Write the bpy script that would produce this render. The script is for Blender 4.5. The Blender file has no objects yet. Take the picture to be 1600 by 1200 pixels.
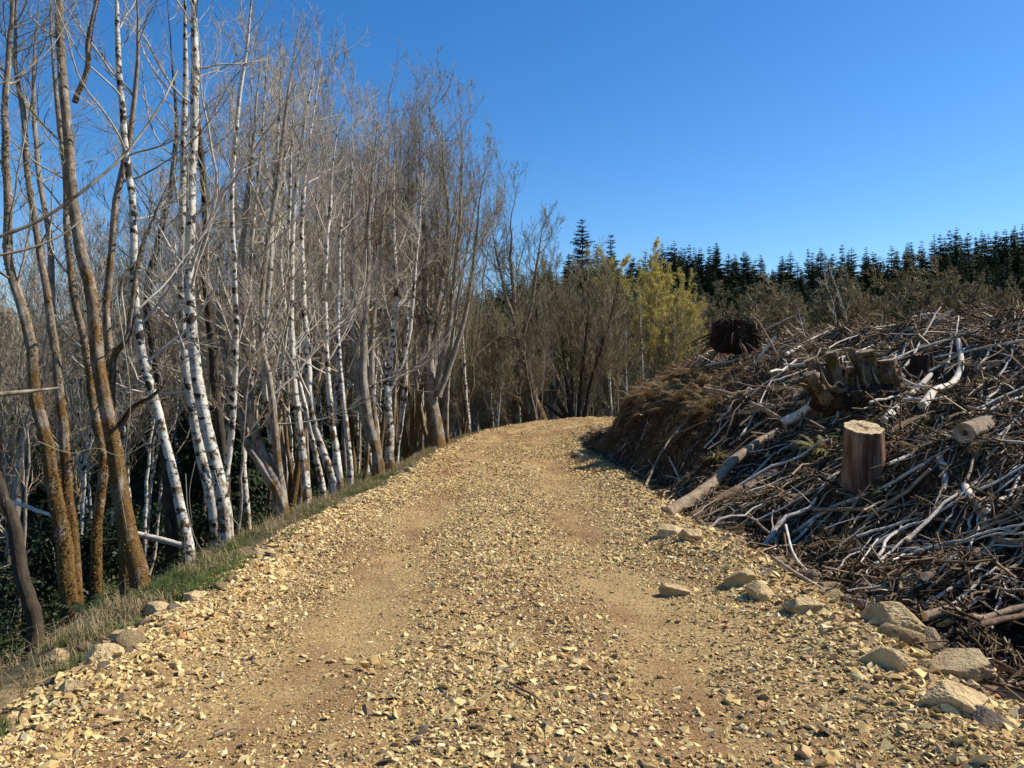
import bpy, math, numpy as np
from mathutils import Vector, Matrix
PI = math.pi
scene = bpy.context.scene
COL = scene.collection
RNG = np.random.default_rng(7)

# ------------------------------------------------------------------ camera, sky, sun, exposure
FPX = 1180.0                       # focal length in pixels of the 1600 px wide photograph
CAMZ = 1.6
HOR = 590.0
cam_d = bpy.data.cameras.new('camera'); cam = bpy.data.objects.new('camera', cam_d); COL.objects.link(cam)
cam.location = (0, 0, CAMZ); cam.rotation_euler = (PI/2, 0, 0)
cam_d.sensor_width = 36; cam_d.lens = 36*FPX/1600; cam_d.shift_y = -(600-HOR)/1600.0
cam_d.clip_start = 0.05; cam_d.clip_end = 3000
scene.camera = cam
SUN_EL = math.radians(43); SUN_AZ = math.radians(17)     # azimuth measured ahead of +x
sd = Vector((math.cos(SUN_EL)*math.cos(SUN_AZ), math.cos(SUN_EL)*math.sin(SUN_AZ), math.sin(SUN_EL)))
w = bpy.data.worlds.new('World'); scene.world = w; w.use_nodes = True
nt = w.node_tree; bg = nt.nodes['Background']
sky = nt.nodes.new('ShaderNodeTexSky'); sky.sky_type = 'NISHITA'; sky.sun_disc = False
sky.sun_elevation = SUN_EL; sky.sun_rotation = math.atan2(sd.x, sd.y)
sky.altitude = 300; sky.air_density = 1.0; sky.dust_density = 0.25; sky.ozone_density = 4.0
hs = nt.nodes.new('ShaderNodeHueSaturation'); hs.inputs['Saturation'].default_value = 1.3; hs.inputs['Hue'].default_value = 0.503
nt.links.new(sky.outputs[0], hs.inputs['Color']); nt.links.new(hs.outputs[0], bg.inputs[0]); bg.inputs[1].default_value = 0.098
sl = bpy.data.lights.new('sun', 'SUN'); sl.energy = 5.0; sl.angle = math.radians(0.5); sl.color = (1, 0.94, 0.84)
so = bpy.data.objects.new('sun', sl); COL.objects.link(so)
so.rotation_euler = sd.to_track_quat('Z', 'Y').to_euler()
scene.view_settings.view_transform = 'Standard'; scene.view_settings.look = 'None'
scene.view_settings.gamma = 1; scene.view_settings.exposure = 0.68
scene.cycles.max_bounces = 4; scene.cycles.diffuse_bounces = 2; scene.cycles.glossy_bounces = 1
scene.cycles.transmission_bounces = 2; scene.cycles.transparent_max_bounces = 4

# ------------------------------------------------------------------ materials
def mat(name, ramp, scale=6, stretch=(1, 1, 1), detail=6, rough=0.9, bump=0.4, bscale=25, bdist=0.02,
        moss=None, patch=None, rnd=False, colattr=False, vary=0.0, spec=0.2, trans=0.0, voro=None, dist=0.0):
    m = bpy.data.materials.new(name); m.use_nodes = True
    t = m.node_tree; N = t.nodes; L = t.links; b = N['Principled BSDF']
    b.inputs['Roughness'].default_value = rough; b.inputs['Specular IOR Level'].default_value = spec
    tc = N.new('ShaderNodeTexCoord'); mp = N.new('ShaderNodeMapping'); mp.inputs['Scale'].default_value = stretch
    L.new(tc.outputs['Object'], mp.inputs[0])
    def noise(sc, det=5, vec=mp):
        n = N.new('ShaderNodeTexNoise'); n.inputs['Scale'].default_value = sc; n.inputs['Detail'].default_value = det
        n.inputs['Roughness'].default_value = 0.65
        if dist: n.inputs['Distortion'].default_value = dist
        L.new(vec.outputs[0], n.inputs['Vector']); return n
    def rampn(fac, stops, interp='LINEAR'):
        r = N.new('ShaderNodeValToRGB'); r.color_ramp.interpolation = interp
        e = r.color_ramp.elements
        while len(e) < len(stops): e.new(0.5)
        for i, (p, c) in enumerate(stops): e[i].position = p; e[i].color = (*c, 1)
        L.new(fac, r.inputs[0]); return r
    def math_(op, a, bb):
        q = N.new('ShaderNodeMath'); q.operation = op
        for i, v in enumerate((a, bb)):
            if isinstance(v, (int, float)): q.inputs[i].default_value = v
            else: L.new(v, q.inputs[i])
        return q.outputs[0]
    def mix(f, a, c, bt='MIX'):
        q = N.new('ShaderNodeMix'); q.data_type = 'RGBA'; q.blend_type = bt
        if isinstance(f, (int, float)): q.inputs[0].default_value = f
        else: L.new(f, q.inputs[0])
        for i, v in ((6, a), (7, c)):
            if isinstance(v, tuple): q.inputs[i].default_value = (*v, 1)
            else: L.new(v, q.inputs[i])
        return q.outputs[2]
    n1 = noise(scale, detail)
    if rnd:
        at = N.new('ShaderNodeAttribute'); at.attribute_name = 'rnd'
        col = rampn(at.outputs['Fac'], ramp, 'LINEAR').outputs[0]
        nn = rampn(n1.outputs['Fac'], [(0.3, (0.72, 0.7, 0.68)), (0.7, (1.15, 1.12, 1.05))]).outputs[0]
        col = mix(1.0, col, nn, 'MULTIPLY')
    else:
        col = rampn(n1.outputs['Fac'], ramp).outputs[0]
    if colattr:
        at = N.new('ShaderNodeAttribute'); at.attribute_name = 'tint'
        col = mix(1.0, at.outputs['Color'], col, 'MULTIPLY')
    if patch:       # (colour, scale, lo, hi, stretch)
        mp2 = N.new('ShaderNodeMapping'); mp2.inputs['Scale'].default_value = patch[4]; L.new(tc.outputs['Object'], mp2.inputs[0])
        n2 = noise(patch[1], 4, mp2)
        f = rampn(n2.outputs['Fac'], [(patch[2], (0, 0, 0)), (patch[3], (1, 1, 1))]).outputs[0]
        col = mix(f, col, patch[0])
    if moss:        # (colour, colour2, height fade per metre, offset): moss thins with height
        sx = N.new('ShaderNodeSeparateXYZ'); L.new(tc.outputs['Object'], sx.inputs[0])
        n3 = noise(4.2, 9, tc_map(N, L, tc, (1, 1, .55)))
        v = math_('SUBTRACT', n3.outputs['Fac'], math_('MULTIPLY', sx.outputs['Z'], moss[2]))
        v = math_('ADD', v, moss[3])
        f = rampn(v, [(0.46, (0, 0, 0)), (0.56, (1, 1, 1))]).outputs[0]
        n4 = noise(38, 5, tc_map(N, L, tc, (1, 1, 1)))
        mc = rampn(n4.outputs['Fac'], [(0.35, moss[0]), (0.65, moss[1])]).outputs[0]
        col = mix(f, col, mc)
    if vary:
        oi = N.new('ShaderNodeObjectInfo')
        vr = rampn(oi.outputs['Random'], [(0, (1-vary, 1-vary, 1-vary)), (0.5, (1, 1-vary*.25, 1-vary*.5)), (1, (1+vary, 1+vary*.9, 1+vary*.8))]).outputs[0]
        col = mix(1.0, col, vr, 'MULTIPLY')
    L.new(col, b.inputs['Base Color'])
    if bump:
        bn = N.new('ShaderNodeBump'); bn.inputs['Strength'].default_value = bump; bn.inputs['Distance'].default_value = bdist
        n5 = noise(bscale, 6); hgt = n5.outputs['Fac']
        if voro:
            vo = N.new('ShaderNodeTexVoronoi'); vo.inputs['Scale'].default_value = voro; L.new(mp.outputs[0], vo.inputs['Vector'])
            hgt = math_('ADD', hgt, math_('MULTIPLY', vo.outputs['Distance'], -1.2))
        L.new(hgt, bn.inputs['Height']); L.new(bn.outputs[0], b.inputs['Normal'])
    if trans:
        out = N['Material Output']; tr = N.new('ShaderNodeBsdfTranslucent'); L.new(col, tr.inputs[0])
        ms = N.new('ShaderNodeMixShader'); ms.inputs[0].default_value = trans
        L.new(b.outputs[0], ms.inputs[1]); L.new(tr.outputs[0], ms.inputs[2]); L.new(ms.outputs[0], out.inputs[0])
    return m
def tc_map(N, L, tc, s):
    mp = N.new('ShaderNodeMapping'); mp.inputs['Scale'].default_value = s; L.new(tc.outputs['Object'], mp.inputs[0]); return mp

MOSS = ((.05, .03, .01), (.11, .07, .018)); ORG = ((.075, .038, .013), (.185, .105, .03))
MT = {
 'birch': mat('white_bark', [(.3, (.22, .18, .13)), (.48, (.5, .46, .38)), (.7, (.6, .57, .49))], 7, (1, 1, 2.0), bump=.6, bscale=26,
              patch=((.045, .03, .02), 5.5, .52, .57, (1, 1, 1.2)), moss=(*ORG, .08, .06)),
 'birchtop': mat('pale_branch_bark', [(.3, (.3, .26, .21)), (.65, (.52, .48, .41))], 9, (1, 1, 1), bump=0, vary=.2),
 'mossy': mat('mossy_bark', [(.3, (.1, .07, .045)), (.55, (.25, .19, .13)), (.72, (.42, .36, .27))], 12, (1, 1, .5), bump=.9, bscale=30, bdist=.03,
              moss=(*ORG, .045, .16)),
 'grey': mat('grey_bark', [(.3, (.08, .06, .04)), (.65, (.36, .31, .24))], 9, (1, 1, .5), bump=.6, bscale=28,
             moss=(*ORG, .09, .09)),
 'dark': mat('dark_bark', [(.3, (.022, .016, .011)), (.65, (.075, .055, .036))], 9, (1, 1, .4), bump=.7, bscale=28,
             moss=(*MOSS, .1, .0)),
 'twig': mat('grey_twig_bark', [(.36, (.1, .08, .05)), (.6, (.5, .43, .31))], 7, bump=0, vary=.25),
 'twig_olive': mat('olive_twig_bark', [(.36, (.1, .085, .045)), (.6, (.38, .34, .2))], 7, bump=0, vary=.25),
 'twig_red': mat('reddish_twig_bark', [(.36, (.12, .08, .055)), (.6, (.44, .34, .25))], 7, bump=0, vary=.2),
 'thicket': mat('thicket_twig_bark', [(.36, (.12, .095, .055)), (.62, (.36, .3, .19))], 2.5, bump=0, vary=.3),
 'catkin': mat('catkin_bud', [(.3, (.2, .17, .06)), (.65, (.34, .31, .13))], 8, bump=0, trans=.3),
 'mosstuft': mat('moss_tuft', [(.35, (.07, .037, .012)), (.5, (.13, .075, .022)), (.65, (.27, .165, .04))], 2.5, bump=0, trans=.15),
 'budhaze': mat('olive_bud', [(.3, (.1, .085, .045)), (.65, (.2, .175, .09))], 1.2, bump=0, trans=.2, vary=.25),
 'yleaf': mat('yellow_green_leaf', [(.3, (.34, .28, .06)), (.65, (.62, .5, .12))], 1.5, bump=0, trans=.35, rough=.7),
 'needle': mat('dark_conifer_needle', [(.3, (.02, .036, .016)), (.7, (.07, .094, .04))], .35, bump=0, vary=.3),
 'ivy': mat('dark_green_leaf', [(.3, (.010, .018, .008)), (.7, (.032, .052, .018))], 1.6, bump=0, rough=.55, trans=.15, vary=.2),
 'bramble': mat('bramble_leaf', [(.3, (.05, .07, .02)), (.7, (.13, .15, .045))], 5, bump=0, rough=.6, trans=.2, vary=.2),
 'grass': mat('green_grass', [(.3, (.07, .095, .025)), (.7, (.17, .2, .055))], 2, bump=0, rough=.7, trans=.3),
 'deadgrass': mat('dry_grass', [(.3, (.17, .115, .05)), (.7, (.42, .33, .18))], 2, bump=0, rough=.8, trans=.2),
 'cane': mat('pale_cane', [(.3, (.3, .25, .17)), (.7, (.5, .44, .33))], 3, bump=0),
 'fern': mat('sword_fern_frond', [(.3, (.09, .09, .02)), (.7, (.27, .24, .06))], 5, bump=0, rough=.7, trans=.25, vary=.15),
 'bracken': mat('brown_bracken_frond', [(.3, (.1, .065, .028)), (.7, (.36, .255, .12))], 5, bump=0, rough=.8, trans=.2, vary=.25),
 'stick_pale': mat('bleached_wood', [(.3, (.34, .29, .23)), (.5, (.52, .47, .4)), (.7, (.68, .64, .57))], 12, (1, 1, 1), bump=.5, bscale=40,
                   patch=((.13, .09, .06), 9, .6, .68, (1, 1, 1)), vary=.18),
 'stick_grey': mat('weathered_branch_bark', [(.3, (.13, .09, .055)), (.65, (.36, .28, .195))], 12, bump=.7, bscale=35, vary=.25),
 'stick_brown': mat('brown_branch_bark', [(.3, (.065, .042, .026)), (.65, (.19, .13, .085))], 12, bump=.7, bscale=35, vary=.25),
 'debris': mat('slash_chip', [(0, (.035, .022, .012)), (.3, (.11, .07, .037)), (.55, (.25, .175, .105)), (.78, (.46, .37, .26)), (1, (.7, .63, .5))], 20, rnd=True, bump=0),
 'gravel': mat('crushed_rock', [(0, (.15, .11, .08)), (.12, (.28, .19, .11)), (.28, (.36, .22, .09)), (.42, (.46, .32, .13)), (.62, (.57, .43, .19)), (.83, (.66, .52, .25)), (.95, (.7, .58, .34)), (1, (.4, .17, .06))], 40, rnd=True, bump=.4, bscale=90, bdist=.004),
 'rock': mat('tan_quarry_rock', [(.28, (.2, .14, .08)), (.42, (.42, .3, .16)), (.58, (.54, .41, .21)), (.74, (.62, .5, .31))], 5, detail=10, bump=1, bscale=14, bdist=.05,
             patch=((.27, .13, .05), 3.5, .6, .72, (1, 1, 1)), vary=.14),
 'rock_grey': mat('grey_quarry_rock', [(.25, (.12, .085, .06)), (.5, (.26, .2, .14)), (.75, (.4, .32, .22))], 7, detail=10, bump=1, bscale=16, bdist=.04, vary=.2),
 'road': mat('gravel_fines', [(.3, (.1, .055, .025)), (.42, (.26, .165, .07)), (.52, (.37, .245, .1)), (.66, (.52, .38, .17))], 42, detail=9, bump=1, bscale=60, bdist=.02,
             patch=((.2, .1, .042), .6, .44, .6, (1, .45, 1))),
 'ground': mat('earth', [(.28, (.35, .33, .3)), (.5, (1, 1, 1)), (.75, (1.55, 1.5, 1.4))], 9, detail=10, bump=1, bscale=14, bdist=.06, colattr=True),
 'stumpbark': mat('stump_bark', [(.3, (.03, .015, .01)), (.5, (.12, .062, .038)), (.68, (.32, .2, .13))], 9, (1, 1, .16), bump=1, bscale=16, bdist=.03),
 'darkstump': mat('old_stump_bark', [(.3, (.014, .009, .006)), (.6, (.06, .035, .022)), (.75, (.16, .1, .065))], 6, (1, 1, .3), bump=1, bscale=12, bdist=.05),
 'stubmoss': mat('mossy_stub_bark', [(.3, (.08, .05, .03)), (.65, (.28, .2, .13))], 9, (1, 1, .5), bump=1, bscale=20, bdist=.03, moss=((.06, .04, .012), (.14, .1, .025), .0, -.01)),
 'cutwood': mat('sawn_wood', [(.3, (.3, .19, .09)), (.5, (.55, .41, .24)), (.7, (.7, .57, .38))], 16, bump=.8, bscale=45, bdist=.02, patch=((.12, .08, .05), 5, .62, .7, (1, 1, 1))),
}

def rings(m):
    t = m.node_tree; N = t.nodes; L = t.links; b = N['Principled BSDF']; src = b.inputs['Base Color'].links[0].from_socket
    tc = N.new('ShaderNodeTexCoord'); wv = N.new('ShaderNodeTexWave'); wv.wave_type = 'RINGS'; wv.rings_direction = 'Z'; wv.inputs['Scale'].default_value = 22
    wv.inputs['Distortion'].default_value = 2.5; wv.inputs['Detail'].default_value = 3; wv.inputs['Detail Scale'].default_value = 3
    r = N.new('ShaderNodeValToRGB'); r.color_ramp.elements[0].color = (.72, .64, .55, 1); r.color_ramp.elements[1].color = (1.05, 1.03, 1, 1)
    q = N.new('ShaderNodeMix'); q.data_type = 'RGBA'; q.blend_type = 'MULTIPLY'; q.inputs[0].default_value = 1
    L.new(tc.outputs['Object'], wv.inputs['Vector']); L.new(wv.outputs['Fac'], r.inputs[0]); L.new(src, q.inputs[6]); L.new(r.outputs[0], q.inputs[7]); L.new(q.outputs[2], b.inputs['Base Color']); return m
MT['stumptop'] = rings(mat('sawn_wood_with_rings', [(.3, (.4, .27, .13)), (.5, (.62, .48, .28)), (.7, (.78, .66, .45))], 16, bump=.9, bscale=45, bdist=.02, patch=((.14, .09, .05), 6, .62, .7, (1, 1, 1))))

# ------------------------------------------------------------------ tags and links
def tag(o, label=None, cat=None, group=None, kind=None):
    if label: o['label'] = label
    if cat: o['category'] = cat
    if group: o['group'] = group
    if kind: o['kind'] = kind
    return o
def ob(name, mesh, parent=None, loc=None):
    o = bpy.data.objects.new(name, mesh); COL.objects.link(o)
    if parent: o.parent = parent
    if loc is not None: o.location = loc
    return o
def empty(name, loc, rot=(0, 0, 0), sc=1):
    o = bpy.data.objects.new(name, None); COL.objects.link(o); o.location = loc; o.rotation_euler = rot
    o.scale = (sc, sc, sc) if isinstance(sc, (int, float)) else sc
    o.empty_display_size = .2; return o
def copy_thing(src, loc, rot=(0, 0, 0), sc=1):
    r = src.copy(); COL.objects.link(r); r.location = loc; r.rotation_euler = rot
    r.scale = (sc, sc, sc) if isinstance(sc, (int, float)) else sc
    for ch in list(src.children):
        c = ch.copy(); COL.objects.link(c); c.parent = r
    return r

# ------------------------------------------------------------------ mesh building
class MB:
    def __init__(s): s.v = []; s.q = []; s.t = []; s.n = 0; s.rn = []; s.use_rnd = False; s.qm = []; s.tm = []
    def add(s, v, q=None, t=None, rnd=None, m=0):
        v = np.asarray(v, np.float32).reshape(-1, 3)
        if q is not None and len(q): q = np.asarray(q).reshape(-1, 4); s.q.append(q+s.n); s.qm.append(np.full(len(q), m))
        if t is not None and len(t): t = np.asarray(t).reshape(-1, 3); s.t.append(t+s.n); s.tm.append(np.full(len(t), m))
        s.v.append(v); s.n += len(v)
        if rnd is not None: s.use_rnd = True; s.rn.append(np.asarray(rnd, np.float32))
    def mesh(s, name, mats, smooth=True):
        v = np.concatenate(s.v) if s.v else np.zeros((0, 3), np.float32)
        q = np.concatenate(s.q) if s.q else np.zeros((0, 4), int)
        t = np.concatenate(s.t) if s.t else np.zeros((0, 3), int)
        me = bpy.data.meshes.new(name); me.vertices.add(len(v)); me.vertices.foreach_set('co', v.ravel())
        lv = np.concatenate([q.ravel(), t.ravel()]).astype(np.int32)
        me.loops.add(len(lv)); me.loops.foreach_set('vertex_index', lv)
        st = np.concatenate([np.arange(len(q))*4, len(q)*4+np.arange(len(t))*3]).astype(np.int32)
        me.polygons.add(len(st)); me.polygons.foreach_set('loop_start', st)
        mi = np.concatenate(s.qm+s.tm).astype(np.int32)
        me.polygons.foreach_set('material_index', mi)
        me.polygons.foreach_set('use_smooth', np.full(len(st), smooth))
        if s.use_rnd:
            a = me.attributes.new('rnd', 'FLOAT', 'POINT'); a.data.foreach_set('value', np.concatenate(s.rn))
        me.update(calc_edges=True)
        if not isinstance(mats, (list, tuple)): mats = [mats]
        for m in mats: me.materials.append(m)
        return me

def norm(a): return a/np.maximum(np.linalg.norm(a, axis=-1, keepdims=True), 1e-9)
def tubes(mb, P, R, sides=4, rough=0.0, rng=RNG, cap=False, rnd=None, m=0, capm=0):
    """P (N,k,3), R (N,k): N tubes appended to mb"""
    P = np.asarray(P, float); R = np.asarray(R, float)
    if P.ndim == 2: P = P[None]; R = R[None]
    N, k, _ = P.shape
    T = norm(np.gradient(P, axis=1)); D = norm(P[:, -1]-P[:, 0])
    ref = np.cross(D, rng.normal(size=(N, 3))); ref = norm(ref)[:, None, :]
    A = norm(np.cross(T, ref)); B = np.cross(T, A)
    an = np.linspace(0, 2*PI, sides, endpoint=False)
    rr = R[:, :, None]*np.ones(sides)
    if rough: rr = rr*(1+.6*rough*rng.normal(size=rr.shape)+1.3*rough*rng.normal(size=(N, 1, sides))*(sides > 11))
    V = P[:, :, None, :]+rr[..., None]*(A[:, :, None, :]*np.cos(an)[None, None, :, None]+B[:, :, None, :]*np.sin(an)[None, None, :, None])
    i = np.arange(k-1)[:, None]; j = np.arange(sides)[None, :]; j2 = (j+1) % sides
    q = np.stack([i*sides+j, i*sides+j2, (i+1)*sides+j2, (i+1)*sides+j], -1).reshape(-1, 4)
    Q = (q[None]+(np.arange(N)*k*sides)[:, None, None]).reshape(-1, 4)
    mb.add(V.reshape(-1, 3), q=Q, rnd=None if rnd is None else np.repeat(rnd, k*sides), m=m)
    if cap:
        for n in range(N):
            for e, c in ((0, P[n, 0]), (k-1, P[n, -1])):
                ring = V[n, e]; tt = [[0, 1+a, 1+(a+1) % sides] for a in range(sides)]
                mb.add(np.vstack([c[None], ring]), t=tt, m=capm)
def spline(pts, k):
    p = np.array(pts, float); n = len(p)
    if n < 3:
        t = np.linspace(0, 1, k)[:, None]; return p[0]*(1-t)+p[-1]*t
    d = np.concatenate([[0], np.cumsum(np.linalg.norm(np.diff(p, axis=0), axis=1))]); u = np.linspace(0, d[-1], k)
    pe = np.vstack([2*p[0]-p[1], p, 2*p[-1]-p[-2]]); out = []
    for x in u:
        i = min(max(np.searchsorted(d, x)-1, 0), n-2); t = (x-d[i])/(d[i+1]-d[i])
        a, b, c, e = pe[i], pe[i+1], pe[i+2], pe[i+3]
        out.append(.5*((2*b)+(-a+c)*t+(2*a-5*b+4*c-e)*t*t+(-a+3*b-3*c+e)*t**3))
    return np.array(out)

# value noise
def _h(ix, iy, seed):
    n = (ix.astype(np.int64)*374761393+iy.astype(np.int64)*668265263+seed*974634777) & 0xffffffff
    n = ((n ^ (n >> 13))*1274126177) & 0xffffffff
    return ((n ^ (n >> 16)) & 0xffff)/65535.0
def vnoise(x, y, seed=1):
    ix = np.floor(x); iy = np.floor(y); fx = x-ix; fy = y-iy; fx = fx*fx*(3-2*fx); fy = fy*fy*(3-2*fy)
    a = _h(ix, iy, seed); b = _h(ix+1, iy, seed); c = _h(ix, iy+1, seed); d = _h(ix+1, iy+1, seed)
    return (a*(1-fx)+b*fx)*(1-fy)+(c*(1-fx)+d*fx)*fy-.5
def fbm(x, y, seed=1, o=4):
    s = 0; a = 1.0
    for i in range(o): s = s+a*vnoise(x*2**i+i*17.3, y*2**i-i*9.1, seed+i); a *= .5
    return s
def ss(x, a, b):
    t = np.clip((x-a)/(b-a), 0, 1); return t*t*(3-2*t)

# ------------------------------------------------------------------ terrain
cl = spline([(-.3, -25), (-.2, -5), (-.1, 5), (-.3, 10), (-.1, 17), (-.1, 28), (.25, 36), (1.7, 43), (5.2, 49), (11, 53.5), (20, 57), (40, 60), (80, 62)], 330)
cls = np.concatenate([[0], np.cumsum(np.linalg.norm(np.diff(cl, axis=0), axis=1))]); cls -= np.interp(0, cl[:60, 1], cls[:60])
clt = norm(np.gradient(cl, axis=0))
def road_su(x, y):
    x = np.asarray(x, float).ravel(); y = np.asarray(y, float).ravel()
    s = np.empty_like(x); u = np.empty_like(x)
    for a in range(0, len(x), 20000):
        dx = x[a:a+20000, None]-cl[None, :, 0]; dy = y[a:a+20000, None]-cl[None, :, 1]
        i = np.argmin(dx*dx+dy*dy, axis=1); r = np.arange(len(i))
        al = dx[r, i]*clt[i, 0]+dy[r, i]*clt[i, 1]
        s[a:a+20000] = cls[i]+al; u[a:a+20000] = dx[r, i]*clt[i, 1]-dy[r, i]*clt[i, 0]
    return s, u
def road_z(s):
    return np.interp(s, [-30, 0, 10, 20, 30, 36, 42, 48, 53, 60, 75, 110], [0.4, 0, -.4, -.8, -1.18, -1.36, -1.36, -1.24, -1.22, -1.6, -3.2, -6])
def height(x, y, rough=True):
    shp = np.shape(x); x = np.asarray(x, float).ravel(); y = np.asarray(y, float).ravel()
    s, u = road_su(x, y); zr = road_z(s); d = s
    f = ss(d, 8, 20)
    u_all = u; u = u-1.1*ss(d, 24, 38)*ss(u, 2.5, 3.2)
    near = .75*ss(u, 3.6, 5.3)+.25*np.clip(u-4.5, 0, 9)+.06*np.clip(u-2.9, 0, 1)
    far = 2.0*ss(u, 3.05, 4.7)+.3*ss(u, 4.5, 6.5)+.32*np.clip(u-4.6, 0, 6)
    R = near*(1-f)+far*f
    cap = 3.4+.045*np.clip(u, 0, 60)+.5*ss(d, 20, 27); R = cap-np.logaddexp(0, 3.0*(cap-R))/3.0+.0; R = np.maximum(R, 0)
    R = R*(1-ss(d, 33, 47)*ss(y, 33, 47))
    R = R*(1-ss(y, 26, 45)*ss(u, 8, 16)*.8)
    u = u_all
    Lt = -(.62*np.clip(-u-3.1, 0, 2.2)+.30*np.clip(-u-5.3, 0, 22)+.1*np.clip(-u-2.7, 0, 4))
    rel = np.where(u > 0, R, Lt)
    z = zr+rel
    # road bed sits lower than the separate gravel sheet
    z = z-.10*(1-ss(np.abs(u), 2.35, 2.75))
    rr = np.hypot(x, y); az = x/np.maximum(y, 1.0)
    # past the bend: drop into the valley, then the far hills
    beyond = ss(y, 56, 85)
    z = z*(1-beyond)+(-9+1.5*fbm(x/20, y/20, 5))*beyond
    ridge = np.interp(az, [-2, -.7, -.1, .08, .2, .35, .5, .68, 2], [4, 3, 5, 15, 18, 15, 16, 20, 22])
    hill = ss(rr, 85, 310)**1.15
    z = np.where((rr > 60), z+hill*(ridge+9-z*0)*1.0*ss(rr, 60, 90), z)
    if rough:
        mR = ss(u, 2.7, 3.7)*(1-ss(rr, 60, 80))
        z = z+mR*(.62*fbm(x/1.5, y/1.5, 11, 4)+.24*fbm(x/.45, y/.45, 31, 3))
        mL = ss(-u, 2.9, 4.2)*(1-ss(rr, 60, 80))
        z = z+mL*(.35*fbm(x/1.6, y/1.6, 21, 4))
        z = z+ss(np.abs(u), 2.2, 2.8)*(1-ss(rr, 50, 60))*.07*fbm(x/.4, y/.4, 41, 3)
    return z.reshape(shp) if shp else float(z[0])
def axis(lo, hi, step, far_lo, far_hi, g=1.085):
    a = list(np.arange(lo, hi, step)); s = step; v = a[-1]
    while v < far_hi: s *= g; v += s; a.append(v)
    s = step; v = a[0]; b = []
    while v > far_lo: s *= g; v -= s; b.append(v)
    return np.array(b[::-1]+a)
gx = axis(-9, 15, .11, -700, 700); gy = axis(1.5, 30, .11, -60, 900, 1.07)
X, Y = np.meshgrid(gx, gy); Z = height(X, Y)
nx = len(gx); ny = len(gy); i = np.arange(ny-1)[:, None]; j = np.arange(nx-1)[None, :]
mb = MB(); mb.add(np.stack([X, Y, Z], -1).reshape(-1, 3), q=np.stack([i*nx+j, i*nx+j+1, (i+1)*nx+j+1, (i+1)*nx+j], -1).reshape(-1, 4))
me = mb.mesh('ground', MT['ground'])
s_, u_ = road_su(X, Y); rr_ = np.hypot(X, Y).ravel()
n_ = fbm(X/1.2, Y/1.2, 61, 4).ravel()
def blend(a, b, f): return a*(1-f[:, None])+b*f[:, None]
c = np.tile(np.array([[.3, .21, .11]]), (nx*ny, 1))                                     # road shoulder
c = blend(c, np.array([.034, .02, .013]), ss(u_+n_*.5, 2.7, 3.2))                        # slash soil
c = blend(c, np.array([.19, .12, .08]), ss(u_+n_*1.2, 4.8, 6.2)*ss(s_, 4, 9))           # dry chips on the slope
c = blend(c, np.array([.075, .065, .03]), ss(-u_+n_*.6, 2.4, 2.8))                        # verge
c = blend(c, np.array([.03, .02, .012]), ss(-u_+n_*.8, 3.6, 4.6))                       # leaf litter
c = blend(c, np.array([.06, .05, .026]), ss(rr_, 60, 90))
c = blend(c, np.array([.035, .038, .018]), ss(rr_, 150, 220))
ca = me.color_attributes.new('tint', 'FLOAT_COLOR', 'POINT'); ca.data.foreach_set('color', np.c_[c, np.ones(len(c))].astype(np.float32).ravel())
tag(ob('ground', me), kind='structure')

# road sheet
def rut(u): return -.035*np.exp(-((u-1.15)/.42)**2)-.03*np.exp(-((u+1.05)/.45)**2)+.02*np.exp(-(u/.5)**2)
def road_surf(s, u, x, y):
    return road_z(s)+rut(u)+.05*fbm(x/.9, y/.9, 71, 3)*1.0-.09*ss(np.abs(u), 2.45, 3.0)-.08*ss(-u, 2.3, 2.7)+.09*ss(np.abs(u), 1.8, 2.4)*(1+fbm(x/.6, y/.6, 75, 2))
sv = np.concatenate([np.arange(-20, 1.5, .5), np.arange(1.5, 20, .08), np.arange(20, 85, .3)])
uv = np.linspace(-2.85, 3.0, 74)
cx = np.interp(sv, cls, cl[:, 0]); cy = np.interp(sv, cls, cl[:, 1]); tx = np.interp(sv, cls, clt[:, 0]); ty = np.interp(sv, cls, clt[:, 1])
def road_xy(s, u):
    return (np.interp(s, cls, cl[:, 0])+u*np.interp(s, cls, clt[:, 1]), np.interp(s, cls, cl[:, 1])-u*np.interp(s, cls, clt[:, 0]))
SS, UU = np.meshgrid(sv, uv, indexing='ij'); RX, RY = road_xy(SS, UU)
RZ = road_surf(SS, UU, RX, RY)+.012*fbm(RX/.07, RY/.07, 81, 2)
mb = MB(); i = np.arange(len(sv)-1)[:, None]; j = np.arange(len(uv)-1)[None, :]; n = len(uv)
mb.add(np.stack([RX, RY, RZ], -1).reshape(-1, 3), q=np.stack([i*n+j, i*n+j+1, (i+1)*n+j+1, (i+1)*n+j], -1).reshape(-1, 4))
tag(ob('road', mb.mesh('road', MT['road'])), kind='structure')

def surf(x, y):
    """top of whatever is there: road sheet or ground"""
    x = np.atleast_1d(np.asarray(x, float)); y = np.atleast_1d(np.asarray(y, float))
    z = height(x, y); s, u = road_su(x, y); zr = road_surf(s, u, x, y)
    return np.where(np.abs(u) < 3.0, np.maximum(z, zr), z)
def hit(px, py):
    """point of the ground seen at a pixel of the photograph"""
    d = np.concatenate([np.arange(2.2, 20, .03), np.arange(20, 90, .1)])
    x = (px-800)/FPX*d; z = CAMZ-(py-HOR)/FPX*d
    h = surf(x, d); k = np.argmax(z < h)
    if not (z < h).any(): k = len(d)-1
    return np.array([x[k], d[k], h[k]])
def at(px, py, d): return np.array([(px-800)/FPX*d, d, CAMZ-(py-HOR)/FPX*d])

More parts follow.
